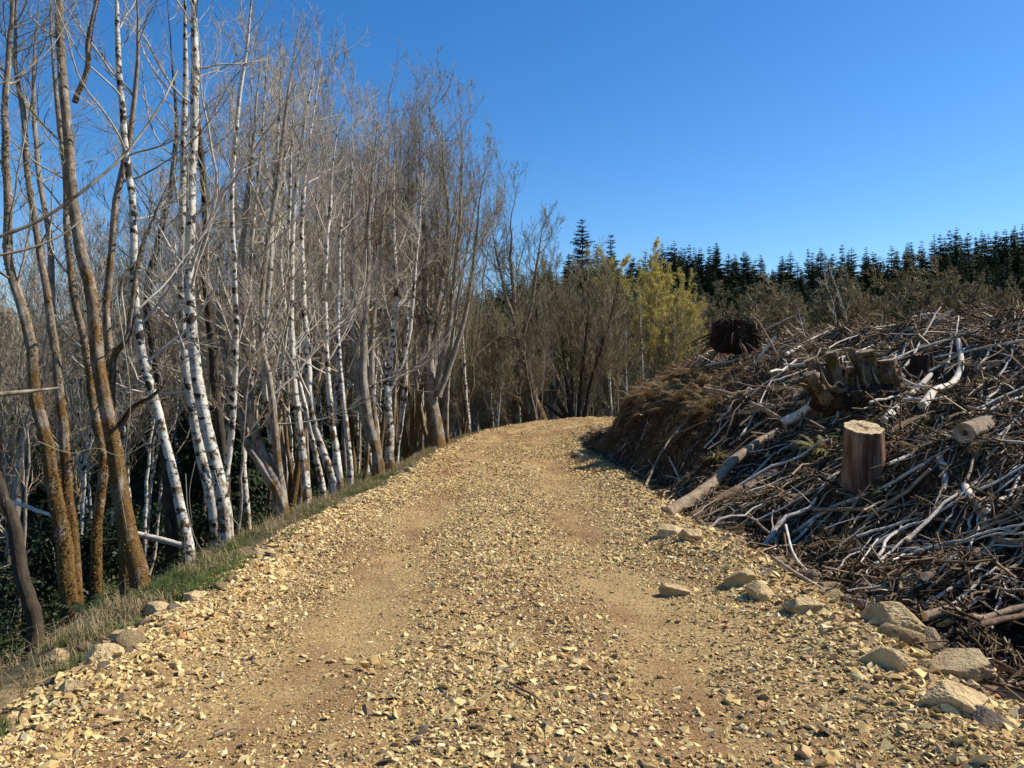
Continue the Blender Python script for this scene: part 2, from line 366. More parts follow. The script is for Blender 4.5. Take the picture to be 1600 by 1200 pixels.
# ------------------------------------------------------------------ loose rock
PHI = (1+5**.5)/2
ICO = norm(np.array([(-1, PHI, 0), (1, PHI, 0), (-1, -PHI, 0), (1, -PHI, 0), (0, -1, PHI), (0, 1, PHI), (0, -1, -PHI), (0, 1, -PHI), (PHI, 0, -1), (PHI, 0, 1), (-PHI, 0, -1), (-PHI, 0, 1)], float))
ICOF = np.array([(0, 11, 5), (0, 5, 1), (0, 1, 7), (0, 7, 10), (0, 10, 11), (1, 5, 9), (5, 11, 4), (11, 10, 2), (10, 7, 6), (7, 1, 8), (3, 9, 4), (3, 4, 2), (3, 2, 6), (3, 6, 8), (3, 8, 9), (4, 9, 5), (2, 4, 11), (6, 2, 10), (8, 6, 7), (9, 8, 1)])
def subdiv(v, f):
    v = list(map(tuple, v)); cache = {}; out = []
    def mid(a, b):
        k = (min(a, b), max(a, b))
        if k not in cache: cache[k] = len(v); v.append(tuple(norm(np.array(v[a])+np.array(v[b]))))
        return cache[k]
    for a, b, c in f:
        p, q, r = mid(a, b), mid(b, c), mid(c, a); out += [(a, p, r), (b, q, p), (c, r, q), (p, q, r)]
    return np.array(v), np.array(out)
I1 = subdiv(ICO, ICOF); I2 = subdiv(*I1); I3 = subdiv(*I2); I4 = subdiv(*I3)
def chiselled(V, rng, n=9, sx=(1, .8, .5), soft=0.0):
    nrm = norm(rng.normal(size=(n, 3))); h = rng.uniform(.55, .95, n)
    dd = V@nrm.T; r = np.where(dd > .08, h/np.maximum(dd, .08), 9).min(axis=1)
    r = np.minimum(r, 1.15)
    if soft: r = r*(1+soft*rng.normal(size=len(r)))
    return V*r[:, None]*np.array(sx)
def scatter_rocks(name, xs, ys, sizes, label, mtl, base='ico', lift=.3, seed=3, grp=None):
    rng = np.random.default_rng(seed); n = len(xs)
    tmpl = []
    for k in range(24):
        pts = norm(rng.normal(size=(9, 3)))*rng.uniform(.6, 1, (9, 1))*np.array([1, rng.uniform(.5, .9), rng.uniform(.3, .6)])
        import bmesh
        bm = bmesh.new()
        for p in pts: bm.verts.new(p)
        r = bmesh.ops.convex_hull(bm, input=bm.verts)
        bmesh.ops.delete(bm, geom=[g for g in r['geom_interior'] if isinstance(g, bmesh.types.BMVert)], context='VERTS')
        bm.verts.index_update(); bmesh.ops.triangulate(bm, faces=bm.faces)
        bm.verts.index_update(); tmpl.append((np.array([v.co[:] for v in bm.verts]), np.array([[v.index for v in f.verts] for f in bm.faces]))); bm.free()
    zs = surf(xs, ys); which = rng.integers(0, 24, n); mb = MB()
    a = rng.uniform(0, 2*PI, n); tlt = rng.normal(0, .32, (n, 2))
    for k in range(24):
        I = np.where(which == k)[0]; V, F = tmpl[k]
        if not len(I): continue
        ca, sa = np.cos(a[I]), np.sin(a[I]); p = V[None]*sizes[I, None, None]
        x = p[..., 0]*ca[:, None]-p[..., 1]*sa[:, None]; y = p[..., 0]*sa[:, None]+p[..., 1]*ca[:, None]
        z = p[..., 2]+tlt[I, 0, None]*x+tlt[I, 1, None]*y
        P = np.stack([x+xs[I, None], y+ys[I, None], z+zs[I, None]+lift*.4*sizes[I, None]], -1)
        f = (F[None]+(np.arange(len(I))*len(V))[:, None, None]).reshape(-1, 3)
        rv = np.repeat(rng.random(len(I)), len(V)); mb.add(P.reshape(-1, 3), t=f, rnd=rv)
    o = ob(name, mb.mesh(name, mtl, smooth=False)); tag(o, label, 'gravel', kind='stuff'); return o
def road_pts(n, s0, s1, seed, edge=0.0):
    rng = np.random.default_rng(seed)
    s = s0+(s1-s0)*rng.random(n*2); u = rng.uniform(-2.6, 2.9, n*2)
    if edge: u = np.where(u > 0, 2.2+np.abs(rng.normal(0, .38, n*2)), -(2.05+np.abs(rng.normal(0, .27, n*2))))
    x, y = road_xy(s, u); k = rng.random(n*2)
    worn = np.clip(.5+1.5*fbm(x/1.1, y/2.2, 91, 3), 0, 1)*np.exp(-((np.abs(u)-1.05)/.55)**2)
    keep = k > worn*.8
    keep &= ~((u < -2.3) & (s < 9) & (rng.random(n*2) < .5))
    return x[keep][:n], y[keep][:n], worn[keep][:n], u[keep][:n]
def sz(rng, n, lo, sig, cap): return np.minimum(lo*np.exp(rng.normal(0, sig, n)), cap)
rg = np.random.default_rng(5)
for nm, n, a, b, lo, cap_, sd_ in (('gravel', 140000, 1.8, 7.5, .0095, .06, 1), ('gravel', 125000, 7.5, 17, .0132, .055, 2), ('gravel', 75000, 17, 62, .024, .08, 3)):
    x, y, wn, u = road_pts(n, a, b, sd_); sizes = sz(rg, len(x), lo, .58, cap_)*(1-.42*wn)*(1+.35*ss(np.abs(u), 1.7, 2.5))
    scatter_rocks(nm, x, y, sizes, ['loose tan crushed gravel on the near stretch of road', 'loose tan crushed gravel on the middle stretch of road', 'loose tan crushed gravel on the far stretch to the bend'][sd_-1], MT['gravel'], seed=sd_)
x = rg.uniform(3, 13, 1500); y = x*0; x, y = road_xy(x, rg.uniform(2.4, 3.35, 1500)); scatter_rocks('gravel', x, y, sz(rg, 1500, .042, .4, .1), 'broken tan stones banked along the right berm between the boulders', MT['gravel'], seed=14)
x, y, wn, u = road_pts(5200, 2, 45, 9, edge=1); scatter_rocks('gravel', x, y, sz(rg, len(x), .033, .42, .1), 'coarser broken stones along both road edges', MT['gravel'], seed=12)
# coarse patch across the very near road
x = rg.uniform(-2.6, 3.4, 1900); y = rg.uniform(2.4, 5.0, 1900); k = (fbm(x/1.2, y/1.2, 7, 2) > -.08)
scatter_rocks('gravel', x[k], y[k], sz(rg, k.sum(), .032, .35, .075), 'coarse angular broken stones across the nearest road surface', MT['gravel'], seed=13)

def rock_mesh(rng, sx, lvl=I3, n=10):
    v = chiselled(lvl[0], rng, n, sx, .012); mb = MB(); mb.add(v, t=lvl[1]); return mb
ROCKS = [  # px, py of base centre, width px, height px, material, label
 (1402, 988, 92, 50, 'rock', 'large rounded tan boulder against the slash at the road edge'),
 (1520, 1062, 125, 58, 'rock', 'widest flat tan boulder at the right road edge, beyond the boulder nearest the camera'),
 (1500, 1108, 96, 42, 'rock', 'wedge shaped yellowish boulder in front of the widest flat boulder'),
 (1388, 1042, 78, 42, 'rock', 'low tan rock just in front of the rounded boulder'),
 (1057, 932, 44, 26, 'rock', 'lone pale squarish rock with a dark shaded side inside the right road edge'),
 (1047, 838, 52, 18, 'rock', 'flat pale yellow slab beside the foot of the thick fallen log'),
 (1084, 846, 34, 28, 'rock', 'upright wedge of yellow rock touching the flat pale slab'),
 (1160, 915, 44, 30, 'rock', 'orange tan rock on the right berm between the lone pale rock and the slash'),
 (1190, 935, 40, 30, 'rock', 'blocky yellow rock on the right berm beside a thin fallen pole'),
 (1262, 958, 60, 30, 'rock', 'reddish tan rock on the right berm left of the rounded boulder'),
 (1455, 1010, 40, 32, 'rock_grey', 'small brownish grey rock wedged between two big boulders'),
 (1590, 1100, 50, 40, 'rock_grey', 'dark greyish boulder at the right frame edge'),
 (1560, 1140, 70, 26, 'rock_grey', 'low brown flat rock near the lower right corner'),
 (150, 1034, 56, 26, 'rock', 'tan slab rock in the grass at the left road edge'),
 (88, 1036, 26, 26, 'rock', 'small upright tan rock left of the tan slab rock'),
 (105, 1078, 46, 16, 'rock', 'flat tan rock in the grass nearest the lower left corner'),
 (240, 962, 44, 22, 'rock', 'pale tan rock with a cracked top on the left road edge'),
 (302, 938, 38, 18, 'rock', 'orange flat rock on the left edge beside green grass'),
 (182, 998, 26, 18, 'rock', 'small orange rock in the green grass tuft at the left edge'),
 (412, 868, 34, 14, 'rock', 'thin pale slab on the left edge below the white trunks'),
 (640, 738, 20, 10, 'rock', 'small bright rock at the left edge beside the dead log'),
 (900, 715, 22, 14, 'rock', 'small pale rock at the right road edge near the bend'),
]
rg = np.random.default_rng(17)
rock_spots = []
for px, py, wp, hp, mt_, lab in ROCKS:
    p = hit(min(px, 1600), py); ww = wp/FPX*p[1]; hh = hp/FPX*p[1]
    mb = rock_mesh(rg, (ww/1.85, ww/1.85*rg.uniform(.7, 1), hh*.62), I4, 11)
    o = ob('boulder' if wp > 60 else 'rock', mb.mesh('rock', MT[mt_], smooth=False), loc=(p[0], p[1]+ww*.2, p[2]+hh*.12))
    o.rotation_euler = (rg.normal(0, .1), rg.normal(0, .1), rg.uniform(-.5, .5)); tag(o, lab, 'rock'); rock_spots.append(p)
rt = [rock_mesh(rg, (1, rg.uniform(.6, .95), rg.uniform(.4, .7)), I2, 8).mesh('rock', MT['rock' if k % 4 else 'rock_grey'], smooth=False) for k in range(12)]
side_words = {1: 'right', -1: 'left'}
for k in range(250):
    side = 1 if k % 5 < 3 else -1
    s = 3.2+36*rg.random()**1.7; u = side*((2.7 if side > 0 else 2.25)+abs(rg.normal(0, .24))); x, y = road_xy(s, u); x = float(x); y = float(y)
    r = float(min(.042*math.exp(rg.normal(0, .42))+.012+.0007*s, .14))*(1 if side > 0 else .8); z = surf(x, y)[0]
    o = ob('rock', rt[k % 12], loc=(x, y, z+r*.12)); o.scale = (r, r, r); o.rotation_euler = (rg.normal(0, .25), rg.normal(0, .25), rg.uniform(0, 6.28))
    zone = 'nearest stretch' if s < 8 else ('middle stretch' if s < 18 else 'far stretch')
    col = 'grey brown' if k % 12 % 4 == 0 else 'tan'
    tag(o, f'{col} broken rock in the {side_words[side]} hand edge berm, {zone} of road', 'rock', f'{col} rocks in the {side_words[side]} berm, {zone}')

# ------------------------------------------------------------------ trees
UP = np.array([0, 0, 1.0])
def child_branches(rng, P, R, n, trange, ang, lr, k, wig, trop, rr, rmin, tip=.3, droop=0):
    """n children on every parent polyline; returns their polylines and radii"""
    N, kk, _ = P.shape; idx = np.repeat(np.arange(N), n); M = len(idx)
    t = rng.uniform(*trange, M); f = t*(kk-1); i = np.minimum(f.astype(int), kk-2); fr = (f-i)[:, None]
    pos = P[idx, i]*(1-fr)+P[idx, i+1]*fr; T = norm(P[idx, i+1]-P[idx, i])
    r = R[idx, i]*(1-fr[:, 0])+R[idx, i+1]*fr[:, 0]
    Lp = np.linalg.norm(np.diff(P, axis=1), axis=2).sum(1)[idx]
    L = Lp*lr*rng.uniform(.55, 1.25, M)*(1.15-.75*t)
    per = norm(np.cross(T, rng.normal(size=(M, 3)))); a = rng.normal(ang[0], ang[1], M)[:, None]
    d = norm(T*np.cos(a)+per*np.sin(a)); out = [pos]; st = (L/(k-1))[:, None]
    for q in range(k-1):
        d = norm(d+wig*rng.normal(size=(M, 3))+trop*UP-droop*UP*q/k); out.append(out[-1]+d*st)
    r0 = np.minimum(r*rr*rng.uniform(.6, 1.05, M), L*.0125+.002); r0 = np.maximum(r0, rmin)
    rad = np.maximum(r0[:, None]*(1-(1-tip)*np.linspace(0, 1, k)), rmin*.6)
    return np.stack(out, 1), rad
def crown_mesh(rng, P, R, dens, mtl, rmin=.0028, trop=.14, ang1=(.75, .2), t1=(.3, .98), lr1=.32, leaves=None, leafn=0, leafs=.03, big=None, name='crown'):
    mb = MB(); a, b, c = dens
    P1, R1 = child_branches(rng, P, R, a, t1, ang1, lr1, 10, .11, trop, .45, rmin*2)
    P2, R2 = child_branches(rng, P1, R1, b, (.15, 1), (.65, .22), .5, 7, .13, trop*1.1, .55, rmin*1.3)
    P3, R3 = child_branches(rng, P2, R2, c, (.12, 1), (.6, .25), .5, 5, .15, trop*.9, .6, rmin)
    P3b, R3b = child_branches(rng, P1, R1, max(2, c//2), (.1, 1), (.8, .25), .16, 5, .15, trop, .4, rmin)
    tubes(mb, P1, R1, 5, rng=rng); tubes(mb, P2, R2, 4, rng=rng); tubes(mb, P3, R3, 3, rng=rng); tubes(mb, P3b, R3b, 3, rng=rng)
    if big is not None: pass
    me = mb.mesh('crown', mtl); lm = None
    if leafn:
        tips = P3[:, 2:].reshape(-1, 3); tips = tips[rng.integers(0, len(tips), leafn)]+rng.normal(0, .05, (leafn, 3))
        lm = leaf_cards(rng, tips, leafs, leaves)
    return me, lm
def leaf_cards(rng, pts, size, mtl, name='leaves', flat=0.0):
    n = len(pts); a = norm(rng.normal(size=(n, 3))+np.array([0, 0, flat])); b = norm(np.cross(a, rng.normal(size=(n, 3)))); c = np.cross(a, b)
    s = (size*rng.uniform(.6, 1.4, n))[:, None]
    V = np.stack([pts-b*s, pts+c*s*.55+a*s*.2, pts+b*s, pts-c*s*.55+a*s*.2], 1)
    mb = MB(); mb.add(V.reshape(-1, 3), q=np.arange(n*4).reshape(-1, 4)); return mb.mesh(name, mtl)

def stem_radius(k, r0, r1, flare=.5):
    t = np.linspace(0, 1, k); return (r1+(r0-r1)*(1-t)**1.7)*(1+flare*np.exp(-t*22))*(1-.8*ss(t, .7, 1))
def trunk_mesh(rng, stems, mtl, sides=12, rough=.035):
    mb = MB()
    for P, R in stems: tubes(mb, P, R, sides, rough, rng)
    return mb.mesh('trunk', mtl)

def make_hero(name, label, cat, stems, bark, twig, dens=(20, 8, 6), seed=1, group=None, trop=.085, t1=(.24, .98), lr1=.3, leaves=0, rmin=.0028, ang1=(.92, .25)):
    """stems: list of (list of (px,py) from base to top, distance at base, distance at top, width px at base, width px at top)"""
    rng = np.random.default_rng(seed); SP = []
    base = None
    for pts, d0, d1, w0, w1 in stems:
        n = len(pts); ds = np.linspace(d0, d1, n); W = [at(px, py, d) for (px, py), d in zip(pts, ds)]
        g = height(W[0][0], W[0][1])
        if base is None: base = np.array([W[0][0], W[0][1], g])
        if W[0][2] > g+.05 and len(SP) == 0 or (W[0][2] > g+.05 and abs(W[0][2]-g) < 1.2 and len(pts[0]) == 2 and pts[0][1] > 640):
            W = [np.array([W[0][0]+(W[0][0]-W[1][0])*.1, W[0][1], g-.15])]+W
        else: W[0][2] = min(W[0][2], g-.1) if abs(W[0][2]-g) < 1.5 and pts[0][1] > 640 else W[0][2]
        k = 34; P = spline(W, k)-base; amp = .25*w0/FPX*d0
        wob = np.cumsum(rng.normal(0, 1, (k, 3)), axis=0); wob -= np.linspace(0, 1, k)[:, None]*wob[-1]; wob[:, 2] = 0
        P = P+wob*amp*(.26 if bark in ('mossy', 'dark') else .2)
        SP.append((P, stem_radius(k, w0/2/FPX*d0, w1/2/FPX*d1, .45 if len(SP) == 0 else .15)))
    e = empty(name, base); tag(e, label, cat, group)
    ob('trunk', trunk_mesh(rng, SP, MT[bark], 18, .05), e)
    if bark == 'mossy':
        nn = 9000; pts = []; 
        for P_, R_ in SP:
            i_ = rng.integers(0, 24, nn//len(SP)); f_ = rng.random(len(i_))[:, None]; c_ = P_[i_]*(1-f_)+P_[i_+1]*f_; a_ = rng.uniform(0, 6.28, len(i_)); r_ = R_[i_]
            o_ = np.stack([np.cos(a_), np.sin(a_), np.zeros(len(i_))], -1); q_ = c_+o_*(r_*1.02)[:, None]; k_ = fbm(a_*1.1+c_[:, 0]*2, c_[:, 2]*1.5, seed, 3)-.05*c_[:, 2] > -.12; pts.append(q_[k_])
        pts = np.concatenate(pts); ob('moss', leaf_cards(rng, pts, .016, MT['mosstuft'], 'moss'), e)
    P = np.stack([p for p, _ in SP]); R = np.stack([r for _, r in SP])
    cm, lm = crown_mesh(rng, P, R, dens, MT[twig], rmin=rmin, trop=trop, t1=t1, lr1=lr1, ang1=ang1, leaves=MT['catkin'], leafn=leaves, leafs=.022)
    ob('crown', cm, e)
    if lm: ob('buds', lm, e)
    return e

make_hero('tree', 'straight mossy brown tree with thick mossed base and pale upper bark near the left edge', 'tree',
  [([(222, 925), (205, 850), (186, 760), (168, 640), (158, 540), (148, 460), (128, 380), (117, 270), (108, 180), (100, 80), (96, 0), (100, -160), (90, -420)], 10, 11.5, 28, 9),
   ([(117, 160), (135, 110), (138, 60), (150, 0), (170, -120)], 10.8, 11, 8, 4)], 'mossy', 'twig', (13, 8, 6), 11, t1=(.5, .98), lr1=.26)
make_hero('tree', 'shaggy mossy tree with two stems forking low, left of the straight mossy tree', 'tree',
  [([(108, 935), (100, 860), (85, 770), (78, 700), (62, 640), (55, 560), (35, 480), (12, 400), (5, 300), (8, 160), (20, 0), (25, -200)], 9.6, 10.4, 29, 7),
   ([(118, 935), (112, 850), (100, 760), (96, 690), (86, 600), (76, 480), (55, 380), (35, 220), (25, 60), (32, -150)], 9.7, 10.8, 21, 6)], 'mossy', 'twig', (14, 8, 6), 12, t1=(.45, .98), lr1=.26)
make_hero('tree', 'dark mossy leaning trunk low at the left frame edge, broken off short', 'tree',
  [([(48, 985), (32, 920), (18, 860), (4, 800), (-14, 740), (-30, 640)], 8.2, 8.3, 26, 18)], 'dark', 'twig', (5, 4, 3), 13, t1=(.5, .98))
make_hero('tree', 'mossy tree whose limb sweeps to the right low over a thin white trunk', 'tree',
  [([(200, 900), (190, 800), (176, 700), (172, 640), (172, 560), (166, 470), (180, 330), (205, 210), (215, 60), (210, -100)], 10.8, 12, 20, 6),
   ([(172, 690), (205, 640), (240, 620), (262, 595), (268, 575)], 10.9, 10.2, 13, 4),
   ([(176, 640), (180, 560), (200, 530), (212, 480), (222, 400), (250, 330), (278, 250)], 11, 11.4, 13, 4)], 'mossy', 'twig', (8, 7, 5), 14, t1=(.55, .98))
make_hero('tree', 'crooked brown stem between the two mossy trees near the left edge', 'tree',
  [([(152, 905), (150, 820), (163, 720), (150, 640), (140, 560), (122, 470), (112, 400), (100, 250), (82, 90), (75, -80)], 11.2, 12.4, 17, 6)], 'mossy', 'twig', (9, 7, 6), 61, t1=(.5, .98), lr1=.22)
make_hero('tree', 'slender grey brown tree leaning right beside the left frame edge', 'tree',
  [([(12, 930), (28, 800), (38, 700), (62, 600), (82, 480), (78, 380), (60, 260), (56, 120), (66, -60)], 12, 13, 17, 6)], 'grey', 'twig', (9, 7, 6), 62, t1=(.45, .98), lr1=.24)
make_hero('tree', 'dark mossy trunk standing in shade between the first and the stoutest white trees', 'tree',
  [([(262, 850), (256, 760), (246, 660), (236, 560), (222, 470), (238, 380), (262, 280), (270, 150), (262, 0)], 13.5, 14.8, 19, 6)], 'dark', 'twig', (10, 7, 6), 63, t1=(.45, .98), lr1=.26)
make_hero('birch_tree', 'thin white stem between the thin wavy trunk and the mossy clump', 'tree',
  [([(388, 800), (382, 720), (392, 640), (398, 540), (392, 440), (400, 320), (412, 180), (420, 40)], 15, 16.4, 10, 4)], 'birch', 'birchtop', (11, 7, 6), 64, lr1=.26)
make_hero('birch_tree', 'slim leaning white stem between the mossy clump and the paired white stems', 'tree',
  [([(506, 770), (490, 690), (470, 600), (452, 520), (440, 420), (444, 300), (452, 180)], 16.5, 18, 10, 4)], 'birch', 'birchtop', (11, 7, 6), 65, lr1=.28)
make_hero('birch_tree', 'slim leaning white stem rising just left of the brown barked clump', 'tree',
  [([(548, 742), (540, 660), (530, 570), (528, 470), (532, 360), (542, 230)], 18.5, 20, 10, 4)], 'birch', 'birchtop', (11, 7, 6), 66, lr1=.3)
make_hero('birch_tree', 'slim white barked tree leaning left, first white trunk from the left edge', 'tree',
  [([(300, 868), (285, 800), (262, 700), (240, 610), (222, 540), (212, 430), (210, 330), (200, 240), (190, 120), (186, 0), (180, -180)], 10.6, 12, 17, 8)], 'birch', 'birchtop', (16, 8, 6), 15, lr1=.24)
make_hero('birch_tree', 'tallest and stoutest white barked tree with dark patches, reaching the top of the frame', 'tree',
  [([(350, 800), (335, 720), (318, 640), (306, 560), (297, 470), (296, 380), (300, 250), (302, 140), (302, 0), (304, -200)], 12.6, 13.4, 22, 11)], 'birch', 'birchtop', (17, 9, 7), 16, lr1=.3, t1=(.35, .98))
make_hero('birch_tree', 'white barked tree standing close behind the stoutest white trunk, on its left', 'tree',
  [([(338, 800), (318, 720), (300, 630), (289, 540), (286, 430), (288, 260), (290, 100), (286, -120)], 13.2, 13.8, 18, 8)], 'birch', 'birchtop', (13, 8, 6), 17, lr1=.25)
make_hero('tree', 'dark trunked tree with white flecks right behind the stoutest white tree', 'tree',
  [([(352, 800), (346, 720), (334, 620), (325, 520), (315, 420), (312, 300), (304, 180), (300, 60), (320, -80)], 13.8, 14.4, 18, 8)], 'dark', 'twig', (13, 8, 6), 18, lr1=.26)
make_hero('birch_tree', 'thin wavy white trunk rising right of the stoutest white tree', 'tree',
  [([(348, 785), (358, 700), (366, 600), (370, 510), (368, 440), (364, 300), (374, 160), (392, 20), (400, -120)], 13.5, 14.4, 12, 5)], 'birch', 'birchtop', (15, 8, 6), 19, lr1=.26)
make_hero('tree', 'mossy clump of stems splaying from one foot right of the thin wavy white trunk', 'tree',
  [([(440, 790), (420, 730), (392, 660), (380, 560), (376, 450), (385, 330), (400, 200), (410, 60)], 14, 15.5, 20, 6),
   ([(440, 790), (412, 740), (380, 690), (372, 650), (350, 560), (342, 450), (352, 300)], 14, 15, 16, 5),
   ([(442, 790), (432, 700), (424, 600), (410, 540), (412, 430), (430, 300), (452, 120), (470, 20)], 14.1, 15.5, 14, 6)], 'grey', 'twig', (13, 8, 6), 20, lr1=.32)
make_hero('birch_tree', 'straight slender white trunk leaning slightly right above the mossy clump', 'tree',
  [([(432, 770), (424, 690), (412, 600), (412, 540), (420, 430), (425, 330), (434, 200), (440, 80)], 14.2, 15.6, 12, 5)], 'birch', 'birchtop', (14, 8, 6), 21, lr1=.3)
make_hero('birch_tree', 'thin white trunk with a sharp elbow at its middle, right of the slender white trunk', 'tree',
  [([(428, 780), (426, 700), (430, 640), (442, 560), (450, 470), (452, 360), (455, 240), (462, 110)], 14.6, 16, 9, 4)], 'birch', 'birchtop', (13, 8, 6), 22, lr1=.3)
make_hero('birch_tree', 'white trunk flecked with moss standing alone at the grass edge beyond the mossy clump', 'tree',
  [([(482, 790), (474, 720), (464, 630), (457, 540), (456, 430), (462, 300), (480, 170), (500, 60)], 14.5, 16, 13, 5)], 'birch', 'birchtop', (15, 8, 6), 23, lr1=.32)
make_hero('birch_tree', 'pair of white stems leaning left from one foot at the verge', 'tree',
  [([(522, 756), (502, 700), (486, 640), (478, 540), (470, 440), (474, 300), (490, 180), (505, 90)], 16, 17.5, 15, 5),
   ([(530, 756), (522, 700), (512, 620), (508, 540), (506, 430), (516, 300), (530, 170)], 16, 17.6, 12, 5)], 'birch', 'birchtop', (15, 8, 7), 24, lr1=.32)
make_hero('tree', 'brown barked clump of three stems beyond the paired white stems', 'tree',
  [([(590, 715), (575, 660), (568, 590), (570, 500), (576, 400), (580, 290), (590, 190)], 20, 21, 16, 6),
   ([(592, 715), (586, 650), (582, 560), (588, 460), (598, 350), (610, 220)], 20, 21.5, 11, 5),
   ([(590, 715), (562, 640), (552, 540), (548, 430), (550, 300), (545, 200)], 20, 21, 12, 5)], 'grey', 'twig', (16, 9, 7), 25, lr1=.34)
make_hero('tree', 'white and grey trunk forking at mid height, standing alone left of the dead pale log', 'tree',
  [([(609, 708), (608, 640), (606, 600), (612, 540), (618, 450), (614, 340), (618, 220)], 20.5, 21.5, 14, 5),
   ([(608, 610), (630, 560), (642, 500), (650, 400), (660, 280)], 20.8, 21.5, 7, 4)], 'birch', 'birchtop', (15, 9, 7), 26, lr1=.34)
make_hero('maple_tree', 'large dark mossy maple fanning into many upright limbs beside the road', 'tree',
  [([(682, 690), (680, 640), (678, 580), (668, 500), (664, 420), (662, 330), (660, 250), (655, 170)], 30, 30.5, 24, 4),
   ([(676, 640), (666, 560), (650, 480), (636, 400), (622, 290), (612, 190)], 30, 30.5, 11, 3),
   ([(682, 610), (694, 540), (706, 450), (718, 340), (722, 230), (720, 170)], 30, 29.5, 12, 3),
   ([(684, 620), (706, 560), (730, 480), (742, 400), (752, 310), (762, 250)], 30, 30.5, 11, 3),
   ([(670, 520), (690, 440), (700, 350), (694, 260), (690, 170)], 30, 31, 10, 3),
   ([(672, 500), (645, 430), (640, 330), (640, 210)], 30, 29.6, 9, 3)], 'grey', 'twig', (18, 10, 8), 27, trop=.16, lr1=.42, ang1=(.62, .22), leaves=6000, rmin=.0042)
make_hero('birch_tree', 'pale slender stem rising just right of the large dark mossy tree', 'tree',
  [([(698, 685), (698, 640), (702, 580), (712, 500), (726, 420), (742, 330), (756, 280)], 33, 34, 9, 3),
   ([(668, 690), (658, 640), (650, 570), (652, 480), (640, 390), (632, 300)], 31, 31.5, 8, 3)], 'grey', 'twig', (13, 8, 6), 28, trop=.18, lr1=.3, rmin=.0036)
make_hero('maple_tree', 'mossy green brown tree leaning left at the road bend with a low crooked limb', 'tree',
  [([(848, 660), (836, 620), (826, 580), (812, 540), (808, 490), (802, 420), (800, 350), (805, 300)], 52, 53, 16, 4),
   ([(838, 645), (812, 628), (786, 612), (765, 592), (745, 560), (735, 520)], 52, 50, 9, 3),
   ([(812, 540), (830, 480), (838, 420), (848, 350)], 52, 52, 7, 3),
   ([(810, 520), (790, 470), (775, 410), (765, 340)], 52, 53, 7, 3)], 'mossy', 'twig_olive', (20, 10, 8), 29, trop=.12, lr1=.5, leaves=9000, rmin=.008)
make_hero('maple_tree', 'dark tree fanning many stems from one base, right of the leaning mossy tree', 'tree',
  [([(892, 658), (888, 600), (880, 540), (872, 480), (868, 420)], 56, 57, 10, 3),
   ([(900, 658), (905, 600), (912, 540), (918, 470), (915, 420)], 56, 57, 8, 3),
   ([(905, 656), (925, 590), (945, 530), (960, 470), (968, 430)], 56, 56, 8, 3),
   ([(888, 656), (865, 610), (848, 560), (840, 500), (836, 440)], 56, 55, 8, 3),
   ([(884, 656), (852, 630), (828, 600), (812, 560)], 56, 54, 5, 3),
   ([(898, 656), (895, 580), (890, 500), (890, 430)], 56, 58, 6, 3)], 'dark', 'twig_olive', (16, 9, 7), 30, trop=.1, lr1=.5, rmin=.008)
for n_, (pp, d_, w_, lb) in enumerate([
   ([(1006, 640), (1004, 570), (1002, 500), (1000, 440)], 63, 6, 'pale thin upright stem below the yellow tree, nearest to the dry bracken'),
   ([(980, 650), (978, 580), (977, 510), (975, 450)], 62, 5, 'pale thin upright stem midway between the fanning dark tree and the dry bracken'),
   ([(955, 652), (952, 580), (954, 500), (952, 450)], 61, 5, 'pale thin upright stem just right of the fanning dark tree'),
   ([(733, 668), (728, 600), (722, 520), (716, 440)], 40, 6, 'thin pale curved stem between the large dark tree and the leaning mossy tree'),
   ([(868, 655), (866, 610), (864, 560), (862, 520)], 56, 5, 'short whitish snag stem between the leaning mossy tree and fanning tree')]):
    make_hero('sapling', lb, 'sapling', [(pp, d_, d_+1, w_, 2.5)], 'birch', 'twig_olive', (10, 6, 5), 40+n_, lr1=.25, rmin=.005)

# ---- woodland kinds, one of each built, then copied
def make_kind(name, seed, h, stems, spread, r0, bark, twig, dens, leaves=None, leafn=0, leafs=.03, trop=.15, rmin=.004, lr1=.3, t1=(.28, .98), ang1=(.7, .2), wob=.05):
    rng = np.random.default_rng(seed); SP = []
    for q in range(stems):
        a = rng.uniform(0, 2*PI); lean = spread*rng.uniform(.4, 1)*(1 if stems > 1 else .5); k = 22; t = np.linspace(0, 1, k); hh = h*rng.uniform(.8, 1)
        w = np.cumsum(rng.normal(0, wob, (k, 2)), axis=0)*hh/10
        P = np.stack([np.cos(a)*lean*hh*t**.8+w[:, 0]*t**.3, np.sin(a)*lean*hh*t**.8+w[:, 1]*t**.3, hh*t-.2], -1)
        SP.append((P, stem_radius(k, r0*rng.uniform(.6, 1), r0*.2, .4)))
    e = empty(name, (0, 0, 0)); ob('trunk', trunk_mesh(rng, SP, MT[bark], 8), e)
    P = np.stack([p for p, _ in SP]); R = np.stack([r for _, r in SP])
    cm, lm = crown_mesh(rng, P, R, dens, MT[twig], rmin=rmin, trop=trop, lr1=lr1, t1=t1, ang1=ang1, leaves=leaves, leafn=leafn, leafs=leafs)
    ob('crown', cm, e)
    if lm: ob('leaves' if leafs > .04 else 'buds', lm, e)
    return e
